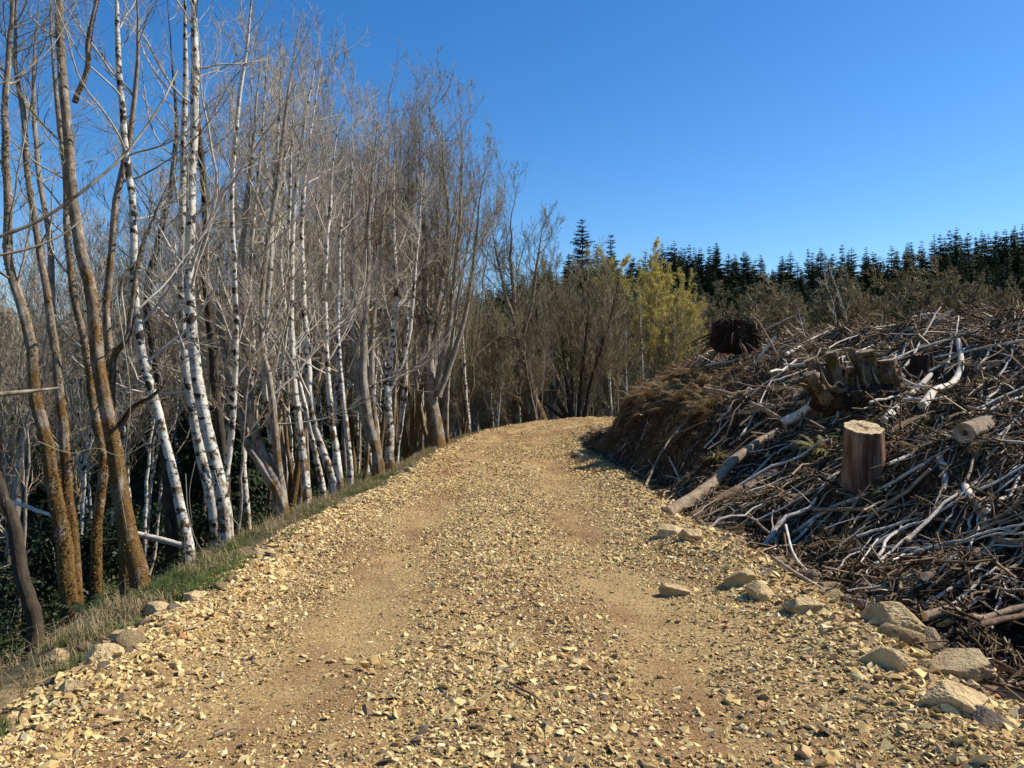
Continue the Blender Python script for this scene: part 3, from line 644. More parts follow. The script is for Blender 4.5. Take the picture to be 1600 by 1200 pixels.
KIN = {
 'alder': [make_kind('alder_tree', 100+q, 12, 1, .1, .08, ['birch', 'grey', 'birch'][q], ['twig', 'twig_red', 'birchtop'][q], (24, 7, 5), lr1=.27, rmin=.0045, t1=(.36, .98), ang1=(.8, .25), trop=.12) for q in range(3)],
 'clump': [make_kind('alder_tree', 110+q, 12, 3+q, .15, .075, ['grey', 'mossy', 'birch'][q], ['twig', 'twig_red', 'twig'][q], (13, 7, 6), lr1=.32, trop=.15, rmin=.0048, t1=(.36, .98)) for q in range(3)],
 'mossy': [make_kind('maple_tree', 120+q, 11, 3, .2, .11, 'mossy', ['twig', 'twig_olive'][q], (16, 8, 6), lr1=.36, wob=.09, rmin=.005) for q in range(2)],
 'far': [make_kind('bare_tree', 130+q, 12, 3, .2, .13, ['grey', 'birch'][q % 2], ['twig_olive', 'thicket', 'thicket'][q], (16, 8, 8), lr1=.36, rmin=.013, leaves=MT['budhaze'], leafn=3000, leafs=.045) for q in range(3)],
 'yellow': [make_kind('yellow_tree', 140, 12, 3, .16, .14, 'grey', 'twig_olive', (14, 8, 8), MT['yleaf'], 26000, .036, rmin=.009, lr1=.38, t1=(.4, .98), trop=.08)],
 'round': [make_kind('bare_tree', 150+q, 10, 5, .35, .14, 'grey', 'thicket', (20, 10, 12), lr1=.42, rmin=.019, t1=(.12, .98), trop=.05, leaves=MT['budhaze'], leafn=16000, leafs=.06) for q in range(2)],
}
used = set()
def place(kind, q, x, y, sc, label, cat, group, z=None, rz=None, rng=RNG, szz=1):
    src = KIN[kind][q % len(KIN[kind])]; z = height(x, y) if z is None else z
    rz = rng.uniform(0, 6.28) if rz is None else rz
    if src.name not in used: used.add(src.name); o = src; o.location = (x, y, z); o.rotation_euler = (0, 0, rz); o.scale = (sc, sc, sc*szz)
    else: o = copy_thing(src, (x, y, z), (0, 0, rz), (sc, sc, sc*szz))
    return tag(o, label, cat, group)
rg = np.random.default_rng(23)
# crowns behind the front row on the left
cnt = 0
front = [(-3.9, 11.9), (-6.8, 10.4), (-6.0, 12.5)]
for k in range(1600):
    if cnt >= 94: break
    y = rg.uniform(11, 44); u = -rg.uniform(3.7, 3.7+min(5+y*.5, 20)); x, y2 = road_xy(y, u); x = float(x); y2 = float(y2)
    if any((x-a)**2+(y2-b)**2 < .6+.012*y for a, b in front): continue
    front.append((x, y2)); d = y2
    px = 800+x/d*FPX
    if px < -60 or (px < 430 and y2 > 17 and rg.random() < .5): continue
    ztop = np.interp(px, [0, 260, 380, 430, 520, 560, 640, 700, 760, 800, 850, 900], [360, 330, 270, 110, 75, 135, 150, 165, 250, 310, 400, 430])+rg.exponential(30); ztop = CAMZ+(590-ztop)/FPX*d
    z = height(x, y2); hgt = min(ztop-z, 15)
    if hgt < 3: continue
    kind = ['alder', 'clump', 'alder', 'clump', 'mossy'][k % 5]
    if u > -5.6 and y < 24: kind = 'alder'
    nm = {'alder': 'slim single stemmed bare alder', 'clump': 'multi stemmed bare alder clump', 'mossy': 'mossy forked bare maple'}[kind]
    zone = 'left of the stoutest white tree' if px < 290 else ('right of the stoutest white tree' if px < 640 else 'behind the big dark maple')
    q = int(rg.integers(0, 3)); 
    tone = {('alder', 0): 'white barked', ('alder', 1): 'reddish twigged', ('alder', 2): 'pale twigged', ('clump', 0): 'grey', ('clump', 1): 'mossed', ('clump', 2): 'whitish', ('mossy', 0): 'grey twigged', ('mossy', 1): 'olive twigged'}[(kind, q % len(KIN[kind]))]
    place(kind, q, x, y2, hgt/11.0, f'{tone} {nm} in the woodland {zone}', 'tree', f'{tone} {nm}s {zone}', rng=rg, z=z-.1); cnt += 1
# thicket on and past the bend and across the ravine
cnt = 0
for k in range(700):
    if cnt >= 120: break
    d = rg.uniform(47, 125); px = rg.uniform(-60, 1090); x = (px-800)/FPX*d; z = height(x, d)
    s_q, u_q = road_su(x, d)
    if abs(u_q[0]) < 3.6: continue
    if px < 560 and (d < 60 or k % 2): continue
    top = CAMZ+(590-np.interp(px, [0, 500, 800, 900, 960, 1080], [490, 470, 440, 420, 440, 490]))/FPX*d
    hgt = min(max(top-z, 4), 15)*rg.uniform(.75, 1.0)
    zone = 'across the ravine behind the left woodland' if px < 640 else 'massed beyond the road bend'
    q = int(rg.integers(0, 3)); tone = ['olive twigged', 'brownish', 'greyish'][q]
    place('far', q, x, d, hgt/11.5, f'{tone} bare tree {zone}', 'tree', f'{tone} bare trees {zone}', rng=rg, z=z-.2, szz=1); cnt += 1
for n_, (px, d, top, lab, wd_) in enumerate([(990, 66, 388, 'tall yellow green leafing tree beyond the bend', .9), (1040, 72, 440, 'lower yellow green leafing tree at the right shoulder of the yellow crown', .8)]):
    x = (px-800)/FPX*d; z = height(x, d); h = CAMZ+(590-top)/FPX*d-z
    place('yellow', 0, x, d, h/11.6*wd_, lab, 'tree', None, rng=rg, z=z-.2, szz=1/wd_)
for n_, (px, d, top, lab, wd_) in enumerate([(952, 64, 400, 'tall bare grey brown tree just left of the yellow crown', .6), (905, 66, 408, 'bare olive tree between the fanning dark tree and the yellow crown', .6), (868, 64, 418, 'bare grey tree behind the leaning mossy tree top', .6),
        (930, 75, 415, 'thin bare tree behind the two bare trees left of the yellow crown', .5), (1078, 78, 470, 'low bare olive tree at the far right of the yellow crown', .6), (1030, 70, 470, 'bare whitish stemmed tree under the yellow crown', .5), (985, 64, 470, 'low bare brown tree under the left of the yellow crown', .5)]):
    x = (px-800)/FPX*d; z = height(x, d); h = CAMZ+(590-top)/FPX*d-z
    place('far', n_, x, d, h/11.6*wd_, lab, 'tree', None, rng=rg, z=z-.2, szz=1/wd_)
for n_, (px, d, top, lab) in enumerate([(1470, 105, 432, 'broad rounded bare grey tree before the dark ridge forest, right of the other round crowns'), (1355, 110, 455, 'rounded olive bare tree between the dead sapling and the broadest round tree'),
        (1300, 120, 462, 'small fuzzy bare tree right behind the thin dead sapling'), (1210, 105, 468, 'low olive bare tree behind the dark old stump, on its right'),
        (1545, 115, 455, 'bare olive tree before the dark forest near the right frame edge'), (1415, 120, 440, 'grey brown bare crown overlapping the left of the broadest round tree'), (1590, 100, 465, 'low bare tree at the right frame edge above the slash'),
        (1255, 115, 475, 'low bare bush like tree left of the thin dead sapling'), (1110, 95, 478, 'small olive bare tree between the yellow clump and the dark old stump'), (1165, 100, 474, 'low olive bare tree directly behind the dark old stump')]):
    x = (px-800)/FPX*d; z = height(x, d); h = CAMZ+(590-top)/FPX*d-z
    place('round', n_, x, d, h/9.6, lab, 'tree', None, rng=rg, z=z-.2)
for lst in KIN.values():
    for o in lst:
        if o.name not in used:
            for c_ in list(o.children): bpy.data.objects.remove(c_)
            bpy.data.objects.remove(o)

# ---- conifers
def conifer(seed, h=1.0, whorls=52, per=8, wid=.19, seg=5, name='conifer'):
    rng = np.random.default_rng(seed); e = empty(name, (0, 0, 0)); mb = MB()
    tubes(mb, np.array([[0, 0, -.03], [0, 0, .5], [0, 0, .99]])[None], np.array([[.014, .008, .001]]), 7)
    ob('trunk', mb.mesh('trunk', MT['dark']), e); mb = MB()
    for wv in range(whorls):
        t = (wv+rng.random()*.6)/whorls; z = .1+.89*t; ln = wid*(1-t)**.72*rng.uniform(.75, 1.2)+.01
        for b in range(per):
            a = rng.uniform(0, 2*PI); l = ln*rng.uniform(.55, 1.15); dr = rng.uniform(-.45, -.05)*(1-t*.7)+.25*t
            dx = np.array([math.cos(a), math.sin(a), dr]); sd_ = np.array([-math.sin(a), math.cos(a), 0])
            for g in range(seg):
                f0 = .1+.9*g/seg; wdt = l*.46*(1-f0*.7)
                p = dx*l*f0+np.array([0, 0, z+.03*l*math.sin(f0*3)])
                for sgn in (-1, 1):
                    tipp = p+(sd_*sgn*wdt+dx*l*.20)*rng.uniform(.7, 1.3)+np.array([0, 0, -rng.uniform(.1, .9)*wdt])
                    mb.add([p-dx*l*.09, tipp, p+dx*l*.1], t=[(0, 1, 2)])
            mb.add([dx*0+np.array([0, 0, z]), dx*l*1.05+np.array([0, 0, z-.0]), dx*l*.5+sd_*l*.07+np.array([0, 0, z-l*.04])], t=[(0, 1, 2)])
    ob('crown', mb.mesh('crown', MT['needle'], smooth=False), e); return e
CON = [conifer(200), conifer(201, whorls=44, wid=.215), conifer(202, whorls=56, wid=.165), conifer(203, whorls=46, wid=.185, per=7), conifer(204, whorls=38, wid=.2, per=7)]
for c_ in CON:
    for ch in c_.children: pass
cu = set()
def place_con(q, x, y, h, label, group, rng, wsc=1.0):
    src = CON[q % 5]; z = height(x, y); rz = rng.uniform(0, 6.28)
    if q % 5 not in cu: cu.add(q % 5); o = src; o.location = (x, y, z-.4); o.rotation_euler = (0, 0, rz); o.scale = (h*wsc, h*wsc, h)
    else: o = copy_thing(src, (x, y, z-.4), (0, 0, rz), (h*wsc, h*wsc, h))
    return tag(o, label, 'conifer', group)
rg = np.random.default_rng(31)
for n_, (px, top, d, w_, lab) in enumerate([(910, 338, 150, 1.0, 'tallest lone conifer standing above the tree line left of the yellow tree'), (954, 362, 165, .95, 'second conifer spire, right beside the yellow tree top'),
      (932, 378, 170, .9, 'short conifer spire between the two tall lone spires')]):
    x = (px-800)/FPX*d; place_con([0, 2, 3][n_], x, d, CAMZ+(590-top)/FPX*d-height(x, d)+.4, lab, None, rg, w_)
# ridge line and the slope below it
ridge_px = [-50, 200, 400, 600, 760, 860, 900, 1000, 1040, 1060, 1130, 1200, 1300, 1400, 1450, 1490, 1520, 1560, 1600, 1660]
ridge_py = [486, 484, 478, 470, 448, 412, 398, 392, 378, 374, 384, 404, 392, 380, 366, 356, 366, 358, 346, 350]
cnt = 0; extra = []
rows = [(302, 0), (298, 4), (292, 9), (286, 14), (272, 24), (256, 34), (238, 46), (218, 60), (196, 74), (174, 86)]
for ri, (d0, dy) in enumerate(rows):
    for px in np.arange(-40, 2000, 13+ri*2.2):
        if px < 640 and ri in (1, 3, 5, 7, 9): continue
        p = px+rg.normal(0, 5); d = d0*rg.uniform(.96, 1.04)
        if 1430 < p < 1560 and 3 <= ri < 5 and rg.random() < .7: continue
        x = (p-800)/FPX*d; g = height(x, d); top = np.interp(p, ridge_px, ridge_py)+dy*(1 if p > 850 else .5)+rg.exponential(8+7*(ri < 3))-7+7*math.sin(p*.021)*math.sin(p*.0073+1)
        h = CAMZ+(590-top)/FPX*d-g+.4; h = min(h, 50)
        if h < 7: continue
        if cnt < 288 and (ri < 1 or rg.random() < .3):
            zone = 'on the ridge skyline' if ri < 3 else 'on the slope below the ridge'
            side = 'behind the left woodland' if p < 850 else ('left of the dead sapling' if p < 1300 else 'right of the dead sapling')
            place_con(int(rg.integers(0, 5)), x, d, h, f'dark conifer {zone}, {side}', f'conifers {zone}, {side}', rg, rg.uniform(1.1, 1.7)*min(1, 26/h)); cnt += 1
        else: extra.append((x, d, h))
for k in range(820):
    p = rg.uniform(-60, 2020); d = rg.uniform(135, 260); x = (p-800)/FPX*d; extra.append((x, d, rg.uniform(14, 22)))
# the remaining conifers are one mass
srcm = [[h_ for h_ in c_.children if h_.name.startswith('crown')][0].data for c_ in CON[1:4]]; sv_ = []
for m_ in srcm:
    a = np.empty(len(m_.vertices)*3, np.float32); m_.vertices.foreach_get('co', a); a = a.reshape(-1, 3, 3)
    a = a[np.random.default_rng(1).random(len(a)) < .36]; c0 = a.mean(1, keepdims=True); a = c0+(a-c0)*1.8; sv_.append(a)
mb = MB()
for n_, (x, d, h) in enumerate(extra):
    a = sv_[n_ % 3]; r = rg.uniform(0, 6.28); cr, sr = math.cos(r), math.sin(r); z0 = height(x, d)
    V = np.stack([(a[..., 0]*cr-a[..., 1]*sr)*h*.8+x, (a[..., 0]*sr+a[..., 1]*cr)*h*.8+d, a[..., 2]*h+z0-.5], -1)
    mb.add(V.reshape(-1, 3), t=np.arange(V.shape[0]*3).reshape(-1, 3))
tag(ob('conifer_forest', mb.mesh('conifer_forest', MT['needle'], smooth=False)), 'dense dark conifer forest massed on the lower far hillsides', 'forest', kind='stuff')
# smaller evergreens in the ravine at the left, dark behind the trunks
for k in range(100):
    d = rg.uniform(19, 60); px = rg.uniform(-80, 600); x = (px-800)/FPX*d
    s_q, u_q = road_su(x, d)
    if u_q[0] > -8: continue
    top = CAMZ+(590-rg.uniform(470, 620))/FPX*d; h = top-height(x, d)
    if h < 2: continue
    place_con(k, x, d, h, 'shaded dark evergreen in the ravine behind the left trunks', 'shaded evergreens in the ravine', rg, min(2.2, 5/h*rg.uniform(.9, 1.5)))

# ------------------------------------------------------------------ slash slope: logs, branches, stumps
def stick(name, pts, r0, r1, mtl, label, cat='branch', forks=0, seed=0, sides=8, k=16, cut=True, group=None, wob=.35):
    """pts world points; a bent tapering branch with side forks, sawn or snapped ends"""
    rng = np.random.default_rng(seed+500); pts = np.array(pts, float); base = pts[0].copy(); P = spline(pts-base, k)
    w_ = np.cumsum(rng.normal(0, 1, (k, 3)), axis=0); w_ -= np.linspace(0, 1, k)[:, None]*w_[-1]; P = P+w_*r0*wob*.25
    R = np.linspace(r0, r1, k)*(1+.04*rng.normal(size=k)); mb = MB()
    tubes(mb, P, R, sides, .05, rng, cap=True, m=0, capm=1 if cut else 0)
    if forks:
        P1, R1 = child_branches(rng, P[None], R[None], forks, (.25, .95), (.65, .2), .3, 7, .12, .02, .5, .003)
        tubes(mb, P1, R1, 5, rng=rng)
        P2, R2 = child_branches(rng, P1, R1, 3, (.2, .95), (.6, .2), .45, 5, .14, .02, .6, .002); tubes(mb, P2, R2, 3, rng=rng)
    o = ob(name, mb.mesh(name, [MT[mtl], MT['cutwood']]), loc=base); return tag(o, label, cat, group)
def gp(px, py, up=0.05):
    p = hit(px, py); p[2] += up; return p
# pixel path, width px, lift of each point, material, forks, name, label
STK = [
 ([(1042, 808), (1110, 765), (1150, 725), (1215, 685)], 26, (.05, .12, .1, .05), 'stick_grey', 0, 'log', 'thick grey barked log sloping down to the road edge beside the flat pale slab'),
 ([(1225, 675), (1262, 645), (1290, 625)], 22, (.1, .2, .2), 'stick_pale', 0, 'log', 'pale peeled log end lying uphill of the thick grey log, left of the fern'),
 ([(1085, 812), (1140, 785), (1190, 755), (1245, 712)], 22, (.05, .1, .12, .12), 'stick_brown', 0, 'log', 'brown log lying parallel to and right of the thick grey log'),
 ([(1106, 806), (1150, 768), (1212, 724)], 6, (.15, .3, .35), 'stick_pale', 1, 'branch', 'thin pale pole resting along the top of the brown log'),
 ([(1100, 612), (1140, 620), (1180, 645), (1222, 672)], 12, (.1, .25, .2, .1), 'stick_grey', 2, 'branch', 'grey branch running down to the joint of the peeled log, upper left of the fern'),
 ([(1120, 655), (1180, 645), (1262, 633)], 10, (.2, .4, .2), 'stick_grey', 1, 'branch', 'light brown branch lying level across the other grey branch'),
 ([(1310, 640), (1345, 690), (1368, 740)], 0, (0, 0, 0), '', 0, '', ''),
 ([(1382, 662), (1412, 632), (1455, 588)], 15, (.1, .2, .45), 'stick_pale', 0, 'branch', 'bright white barked branch leaning up right behind the sawn stump'),
 ([(1440, 655), (1462, 625), (1490, 604), (1502, 578), (1497, 560)], 16, (.1, .15, .2, .3, .2), 'stick_pale', 0, 'branch', 'thick curved white branch hooking over, upper right of the sawn stump'),
 ([(1388, 684), (1420, 668), (1458, 652)], 15, (.1, .12, .1), 'stick_brown', 0, 'log', 'dark log lying just right of the sawn stump'),
 ([(1300, 678), (1315, 640), (1328, 605)], 6, (.1, .3, .5), 'stick_pale', 1, 'branch', 'thin forked white stick standing in front of the mossy stub cluster'),
 ([(1372, 630), (1400, 580), (1415, 552)], 6, (.05, .3, .5), 'stick_pale', 2, 'branch', 'thin white stick leaning up right of the mossy stub cluster'),
 ([(1390, 726), (1440, 712), (1490, 690), (1500, 665)], 7, (.2, .3, .3, .4), 'stick_pale', 3, 'branch', 'white twiggy branch arching right from the sawn stump'),
 ([(1240, 838), (1300, 800), (1370, 772), (1450, 740), (1478, 728)], 9, (.12, .2, .25, .3, .3), 'stick_pale', 1, 'branch', 'long bleached pole passing below the sawn stump'),
 ([(1215, 850), (1290, 820), (1360, 775)], 7, (.1, .2, .3), 'stick_brown', 0, 'branch', 'reddish brown pole just below the long bleached pole'),
 ([(1468, 722), (1478, 745), (1474, 775)], 14, (.3, .2, .1), 'stick_pale', 0, 'branch', 'short pale stub below the right end of the long bleached pole'),
 ([(1270, 798), (1380, 806), (1500, 822)], 9, (.15, .3, .2), 'stick_grey', 0, 'branch', 'long straight greenish grey pole lying level below the sawn stump'),
 ([(1508, 765), (1522, 795), (1540, 832)], 16, (.6, .4, .25), 'stick_pale', 0, 'branch', 'splintered white upright branch stub at the right'),
 ([(1526, 802), (1548, 838), (1580, 852), (1625, 868)], 20, (.3, .25, .25, .25), 'stick_grey', 0, 'log', 'crooked grey log running from the splintered stub to the right frame edge'),
 ([(1540, 802), (1560, 790), (1588, 778)], 13, (.2, .2, .2), 'stick_pale', 0, 'branch', 'pale short branch forking right of the splintered stub'),
 ([(1445, 968), (1490, 978), (1530, 980), (1570, 962), (1620, 948)], 19, (.08, .1, .1, .15, .2), 'stick_grey', 0, 'log', 'bent grey log on the soil right of the rounded boulder'),
 ([(1530, 985), (1620, 970)], 15, (.1, .1), 'stick_brown', 0, 'log', 'brown log under the bent grey log at the right frame edge'),
 ([(1360, 958), (1300, 930), (1250, 902), (1205, 872)], 11, (.08, .1, .12, .15), 'stick_grey', 0, 'branch', 'long curved grey pole leading down to the rounded boulder'),
 ([(1210, 872), (1212, 845), (1190, 825), (1160, 815)], 7, (.12, .3, .3, .2), 'stick_grey', 1, 'branch', 'crooked grey branch bending up from the upper end of the long curved pole'),
 ([(1210, 866), (1245, 845), (1285, 818)], 7, (.2, .3, .4), 'stick_pale', 1, 'branch', 'bleached forked branch rising right from the upper end of the curved pole'),
 ([(1228, 822), (1240, 868), (1270, 912)], 6, (.2, .2, .1), 'stick_pale', 0, 'branch', 'thin peeled stick crossing downhill over the long curved pole'),
 ([(1115, 868), (1165, 872), (1210, 884)], 5, (.12, .15, .15), 'stick_grey', 0, 'branch', 'thin straight stick poking toward the road above the berm'),
 ([(1090, 822), (1160, 820), (1222, 818)], 6, (.12, .15, .1), 'stick_grey', 2, 'branch', 'thin grey branch lying level beside the yellow wedge of rock'),
 ([(1440, 955), (1490, 925), (1535, 892)], 8, (.1, .3, .4), 'stick_pale', 0, 'branch', 'straight pale stick leaning up right behind the rounded boulder'),
 ([(1450, 930), (1500, 885)], 7, (.1, .35), 'stick_grey', 0, 'branch', 'short grey stick parallel to the straight pale stick behind the rounded boulder'),
 ([(1445, 905), (1490, 880), (1530, 862)], 15, (.1, .15, .15), 'stick_brown', 0, 'log', 'dark rough log in the shaded soil left of the crooked grey log'),
 ([(1520, 880), (1570, 895), (1620, 915)], 10, (.2, .2, .2), 'stick_grey', 1, 'branch', 'rough grey branch in the shade below the crooked grey log'),
 ([(1510, 568), (1555, 580), (1620, 590)], 0, (0, 0, 0), '', 0, '', ''),
 ([(1480, 528), (1530, 536), (1590, 545)], 9, (.15, .2, .1), 'stick_brown', 0, 'log', 'long dark log lying level high on the slope at the right'),
 ([(1534, 588), (1562, 570), (1588, 552)], 7, (.1, .4, .7), 'stick_pale', 0, 'branch', 'white stick leaning up right on the upper slope below the long dark log'),
 ([(1426, 498), (1450, 496), (1480, 495)], 6, (.1, .15, .1), 'stick_pale', 0, 'branch', 'pale log lying level on the skyline of the slash'),
 ([(1462, 506), (1476, 496), (1490, 484)], 4, (.1, .5, .9), 'stick_pale', 0, 'branch', 'pale stick propped up on the skyline beside the level pale log'),
 ([(1228, 555), (1262, 535), (1302, 517)], 7, (.1, .3, .4), 'stick_pale', 1, 'branch', 'pale straight branch pointing up to the skyline between the two old stumps'),
 ([(1170, 580), (1190, 555), (1212, 528)], 7, (.1, .4, .5), 'stick_pale', 0, 'branch', 'pale leaning stick downhill of the dark old stump'),
 ([(1190, 520), (1215, 508), (1245, 494)], 6, (.2, .5, .9), 'stick_grey', 0, 'branch', 'grey pole sticking out to the right of the dark old stump'),
 ([(1215, 560), (1200, 530), (1185, 505), (1172, 492)], 5, (.2, .5, .7, .9), 'stick_grey', 1, 'branch', 'curved root like branch hanging from the dark old stump'),
 ([(1005, 770), (1020, 735), (1045, 690), (1078, 655)], 5, (.1, .4, .6, .4), 'stick_grey', 1, 'branch', 'thin grey branch arching up over the shaded bank at the bend'),
 ([(1062, 780), (1062, 750), (1045, 715)], 4, (.1, .3, .6), 'stick_pale', 1, 'branch', 'thin pale crooked twig standing above the foot of the thick grey log'),
 ([(985, 770), (1030, 772), (1076, 770)], 4, (.1, .1, .1), 'stick_brown', 1, 'branch', 'thin dark stick lying level at the foot of the shaded bank'),
 ([(1148, 612), (1158, 622), (1168, 596)], 0, (0, 0, 0), '', 0, '', ''),
 ([(1140, 645), (1175, 608)], 10, (.1, .45), 'stick_pale', 0, 'branch', 'short broken bright stub leaning over the grey branch on the upper left slope'),
 ([(1394, 560), (1430, 546), (1462, 528)], 9, (.1, .25, .3), 'stick_pale', 0, 'branch', 'pale straight log piece above the mossy stub cluster'),
 ([(1380, 770), (1430, 735), (1482, 700)], 5, (.1, .3, .4), 'stick_pale', 2, 'branch', 'thin bleached branch crossing over beside the right flare of the sawn stump'),
 ([(1565, 670), (1571, 640)], 9, (.1, .55), 'stick_pale', 0, 'branch', 'short upright pale stub near the right frame edge'),
 ([(1592, 660), (1604, 634)], 6, (.1, .5), 'stick_pale', 0, 'branch', 'thin leaning pale stub at the right frame edge'),
 ([(1572, 640), (1640, 645)], 7, (.4, .45), 'stick_brown', 0, 'branch', 'brown pole lying on the pale stubs near the right frame edge'),
 ([(1512, 636), (1540, 672), (1572, 706)], 5, (.5, .3, .1), 'stick_grey', 0, 'branch', 'thin straight stick slanting down toward the hollow log piece'),
]
for n_, (pp, w_, up, mt_, fk, nm, lb) in enumerate(STK):
    if not w_: continue
    pts = [hit(px, py) for px, py in pp]
    # keep the piece's run in depth plausible: points share a smoothed distance
    ds = np.array([p[1] for p in pts]); ds = np.where(ds > 45, np.nan, ds); ds = np.where(np.isnan(ds), np.nanmin(ds) if not np.isnan(ds).all() else 24, ds); ds = np.clip(ds, ds.min(), ds.min()*1.22)
    fit = np.polyval(np.polyfit(np.arange(len(ds)), ds, 1), np.arange(len(ds))) if len(ds) > 1 else ds
    W = []
    for (px, py), d, u_p in zip(pp, fit, up):
        a = at(px, py, d); g = height(a[0], a[1]); a[2] = max(a[2], g+.02); W.append(a+np.array([0, 0, w_/2/FPX*d*.5]))
    dm = float(np.mean(fit)); r = w_/2/FPX*dm*.78
    stick(nm, W, r, r*.72, mt_, lb, nm, fk, n_)

# hollow log piece with its cut end towards the camera
p = at(1520, 702, 8.6); g = height(p[0], p[1]); e = empty('log', (p[0], p[1], max(p[2], g+.17))); tag(e, 'short thick hollow log with dark hole in its grey end, near right edge', 'log')
rng = np.random.default_rng(77); r = .115; ax = np.array([.72, .62, .08]); ax /= np.linalg.norm(ax); P = np.array([-ax*.28+ax*1.0*t for t in np.linspace(0, 1, 9)]); mb = MB(); tubes(mb, P, np.full(9, r), 22, .03, rng); ob('bark', mb.mesh('bark', MT['stick_grey']), e)
a1 = norm(np.cross(ax, UP)); a2 = np.cross(ax, a1); an = np.linspace(0, 2*PI, 22, endpoint=False); mb = MB(); rings = []
for rad, dep in ((r*.99, 0), (r*.45, -.004), (r*.3, .01), (r*.28, .16), (.001, .17)):
    rings.append(P[0]+ax*dep+rad*(np.cos(an)[:, None]*a1+np.sin(an)[:, None]*a2))
q = [[a*22+b, a*22+(b+1) % 22, (a+1)*22+(b+1) % 22, (a+1)*22+b] for a in range(4) for b in range(22)]
mb.add(np.vstack(rings), q=q); ob('cut_face', mb.mesh('cut_face', MT['stick_grey']), e)

# sawn stump
def stump(base, r, h, label, bark, name='stump', cutm='cutwood', seed=0, flare=.35, ridge=.05, jag=0.0, lean=(0, 0), roots=0, rise=0.0, taper=.12, ctilt=0.0):
    rng = np.random.default_rng(seed); e = empty(name, base); tag(e, label, 'stump'); ns, nv = 72, 26; an = np.linspace(0, 2*PI, ns, endpoint=False)
    prof = 1+ridge*sum(rng.normal()*np.sin(k*an+rng.uniform(0, 6.28))/1.6 for k in (2, 3, 5, 9, 14, 21)); fl = 1+.5*np.maximum(0, np.sin(3*an+rng.uniform(0, 6)))
    V = []
    fis = rng.normal(size=(ns,))*ridge*.55
    for t in np.linspace(0, 1, nv):
        z = -.25+(h+.25)*t; rr = r*(prof+fis+rng.normal(size=ns)*ridge*.16)*(1-taper*t)*(1+flare*fl*np.exp(-(z+.1)/(.22*max(h, .5))))
        zz = z+(jag*h*rng.normal(size=ns)*(1 if t > .97 else 0))
        zz = zz+ctilt*rr*np.sin(an)*t**6
        V.append(np.stack([rr*np.cos(an)+lean[0]*z, rr*np.sin(an)+lean[1]*z, zz*np.ones(ns)], -1))
    mb = MB(); q = [[a*ns+b, a*ns+(b+1) % ns, (a+1)*ns+(b+1) % ns, (a+1)*ns+b] for a in range(nv-1) for b in range(ns)]
    mb.add(np.vstack(V), q=q); ob('bark', mb.mesh('bark', MT[bark]), e)
    c0 = V[-1].mean(0); rings = []; fr = [1.0, .97, .8, .6, .4, .2, .02]
    for f in fr:
        rg_ = c0+(V[-1]-c0)*f; rg_[:, 2] += (.004 if f < 1 else 0)+rng.normal(size=ns)*.004*(r/.25)*(f < .95)-(.05*jag*10*(1-f)*r)+rise*(1-f); rings.append(rg_)
    mb = MB(); q = [[a*ns+b, a*ns+(b+1) % ns, (a+1)*ns+(b+1) % ns, (a+1)*ns+b] for a in range(len(fr)-1) for b in range(ns)]
    mb.add(np.vstack(rings), q=q); ob('cut_face', mb.mesh('cut_face', MT[cutm], smooth=False), e)
    if roots:
        for k in range(roots):
            a = rng.uniform(0, 2*PI); dr = np.array([math.cos(a), math.sin(a), 0]); L = r*rng.uniform(1.2, 2.4)
            pts = [dr*r*.7+UP*.15*h, dr*(r+.35*L)+UP*rng.uniform(-.05, .25)*h, dr*(r+L)-UP*rng.uniform(.1, .5)*h+rng.normal(0, .1, 3)]
            mb = MB(); tubes(mb, spline(pts, 10), np.linspace(r*.16, r*.03, 10), 7, .1, rng); ob('root', mb.mesh('root', MT[bark]), e)
    return e
d = 9.0; b = at(1358, 772, d); g = height(b[0], b[1])
stump((b[0]+.05, d+.25, b[2]-.02), .245, (772-667)/FPX*d, 'freshly sawn reddish brown stump with pale flat top standing upright in the slash', 'stumpbark', cutm='stumptop', seed=3, flare=.3, ctilt=.34, ridge=.035)
d = 21; b = at(1148, 540, d)
e = empty('stump', (b[0], d, b[2]-.1)); tag(e, 'big dark rotten stump with a ragged top on the skyline of the slash', 'stump'); rng = np.random.default_rng(8)
v = np.array(subdiv(*I4)[0]); an_ = np.arctan2(v[:, 1], v[:, 0]); v = np.sign(v)*np.abs(v)**.62; q_ = 1+.16*fbm(an_*2.2+20, v[:, 2]*.8+5, 9, 4)+.10*fbm(an_*9+50, v[:, 2]*1.6, 12, 3)+.05*rng.normal(size=len(v))
v = v*q_[:, None]*np.array([.58, .5, .44]); v[:, 2] += .34+.10*fbm(v[:, 0]*7, v[:, 1]*7+3, 15, 3)*(v[:, 2] > .2)-.12*v[:, 0]; v[:, 0] *= (1+.22*(.5-v[:, 2])); mb = MB(); mb.add(v, t=subdiv(*I4)[1]); ob('bark', mb.mesh('bark', MT['darkstump'], smooth=False), e)
for k in range(26):
    a = rng.uniform(0, 6.28); dr = np.array([math.cos(a), math.sin(a), 0]); L = rng.uniform(.2, .8); z0 = rng.uniform(.0, .45)
    mb = MB(); tubes(mb, spline([dr*.35+UP*z0, dr*(.5+.3*L)+UP*(z0-.05)+rng.normal(0, .04, 3), dr*(.55+L)+UP*(z0-.1-L*.5)+rng.normal(0, .1, 3)], 9), np.linspace(.05, .006, 9)*rng.uniform(.4, 1.2), 6, .1, rng); ob('root', mb.mesh('root', MT['darkstump' if k % 3 else 'stick_brown']), e)
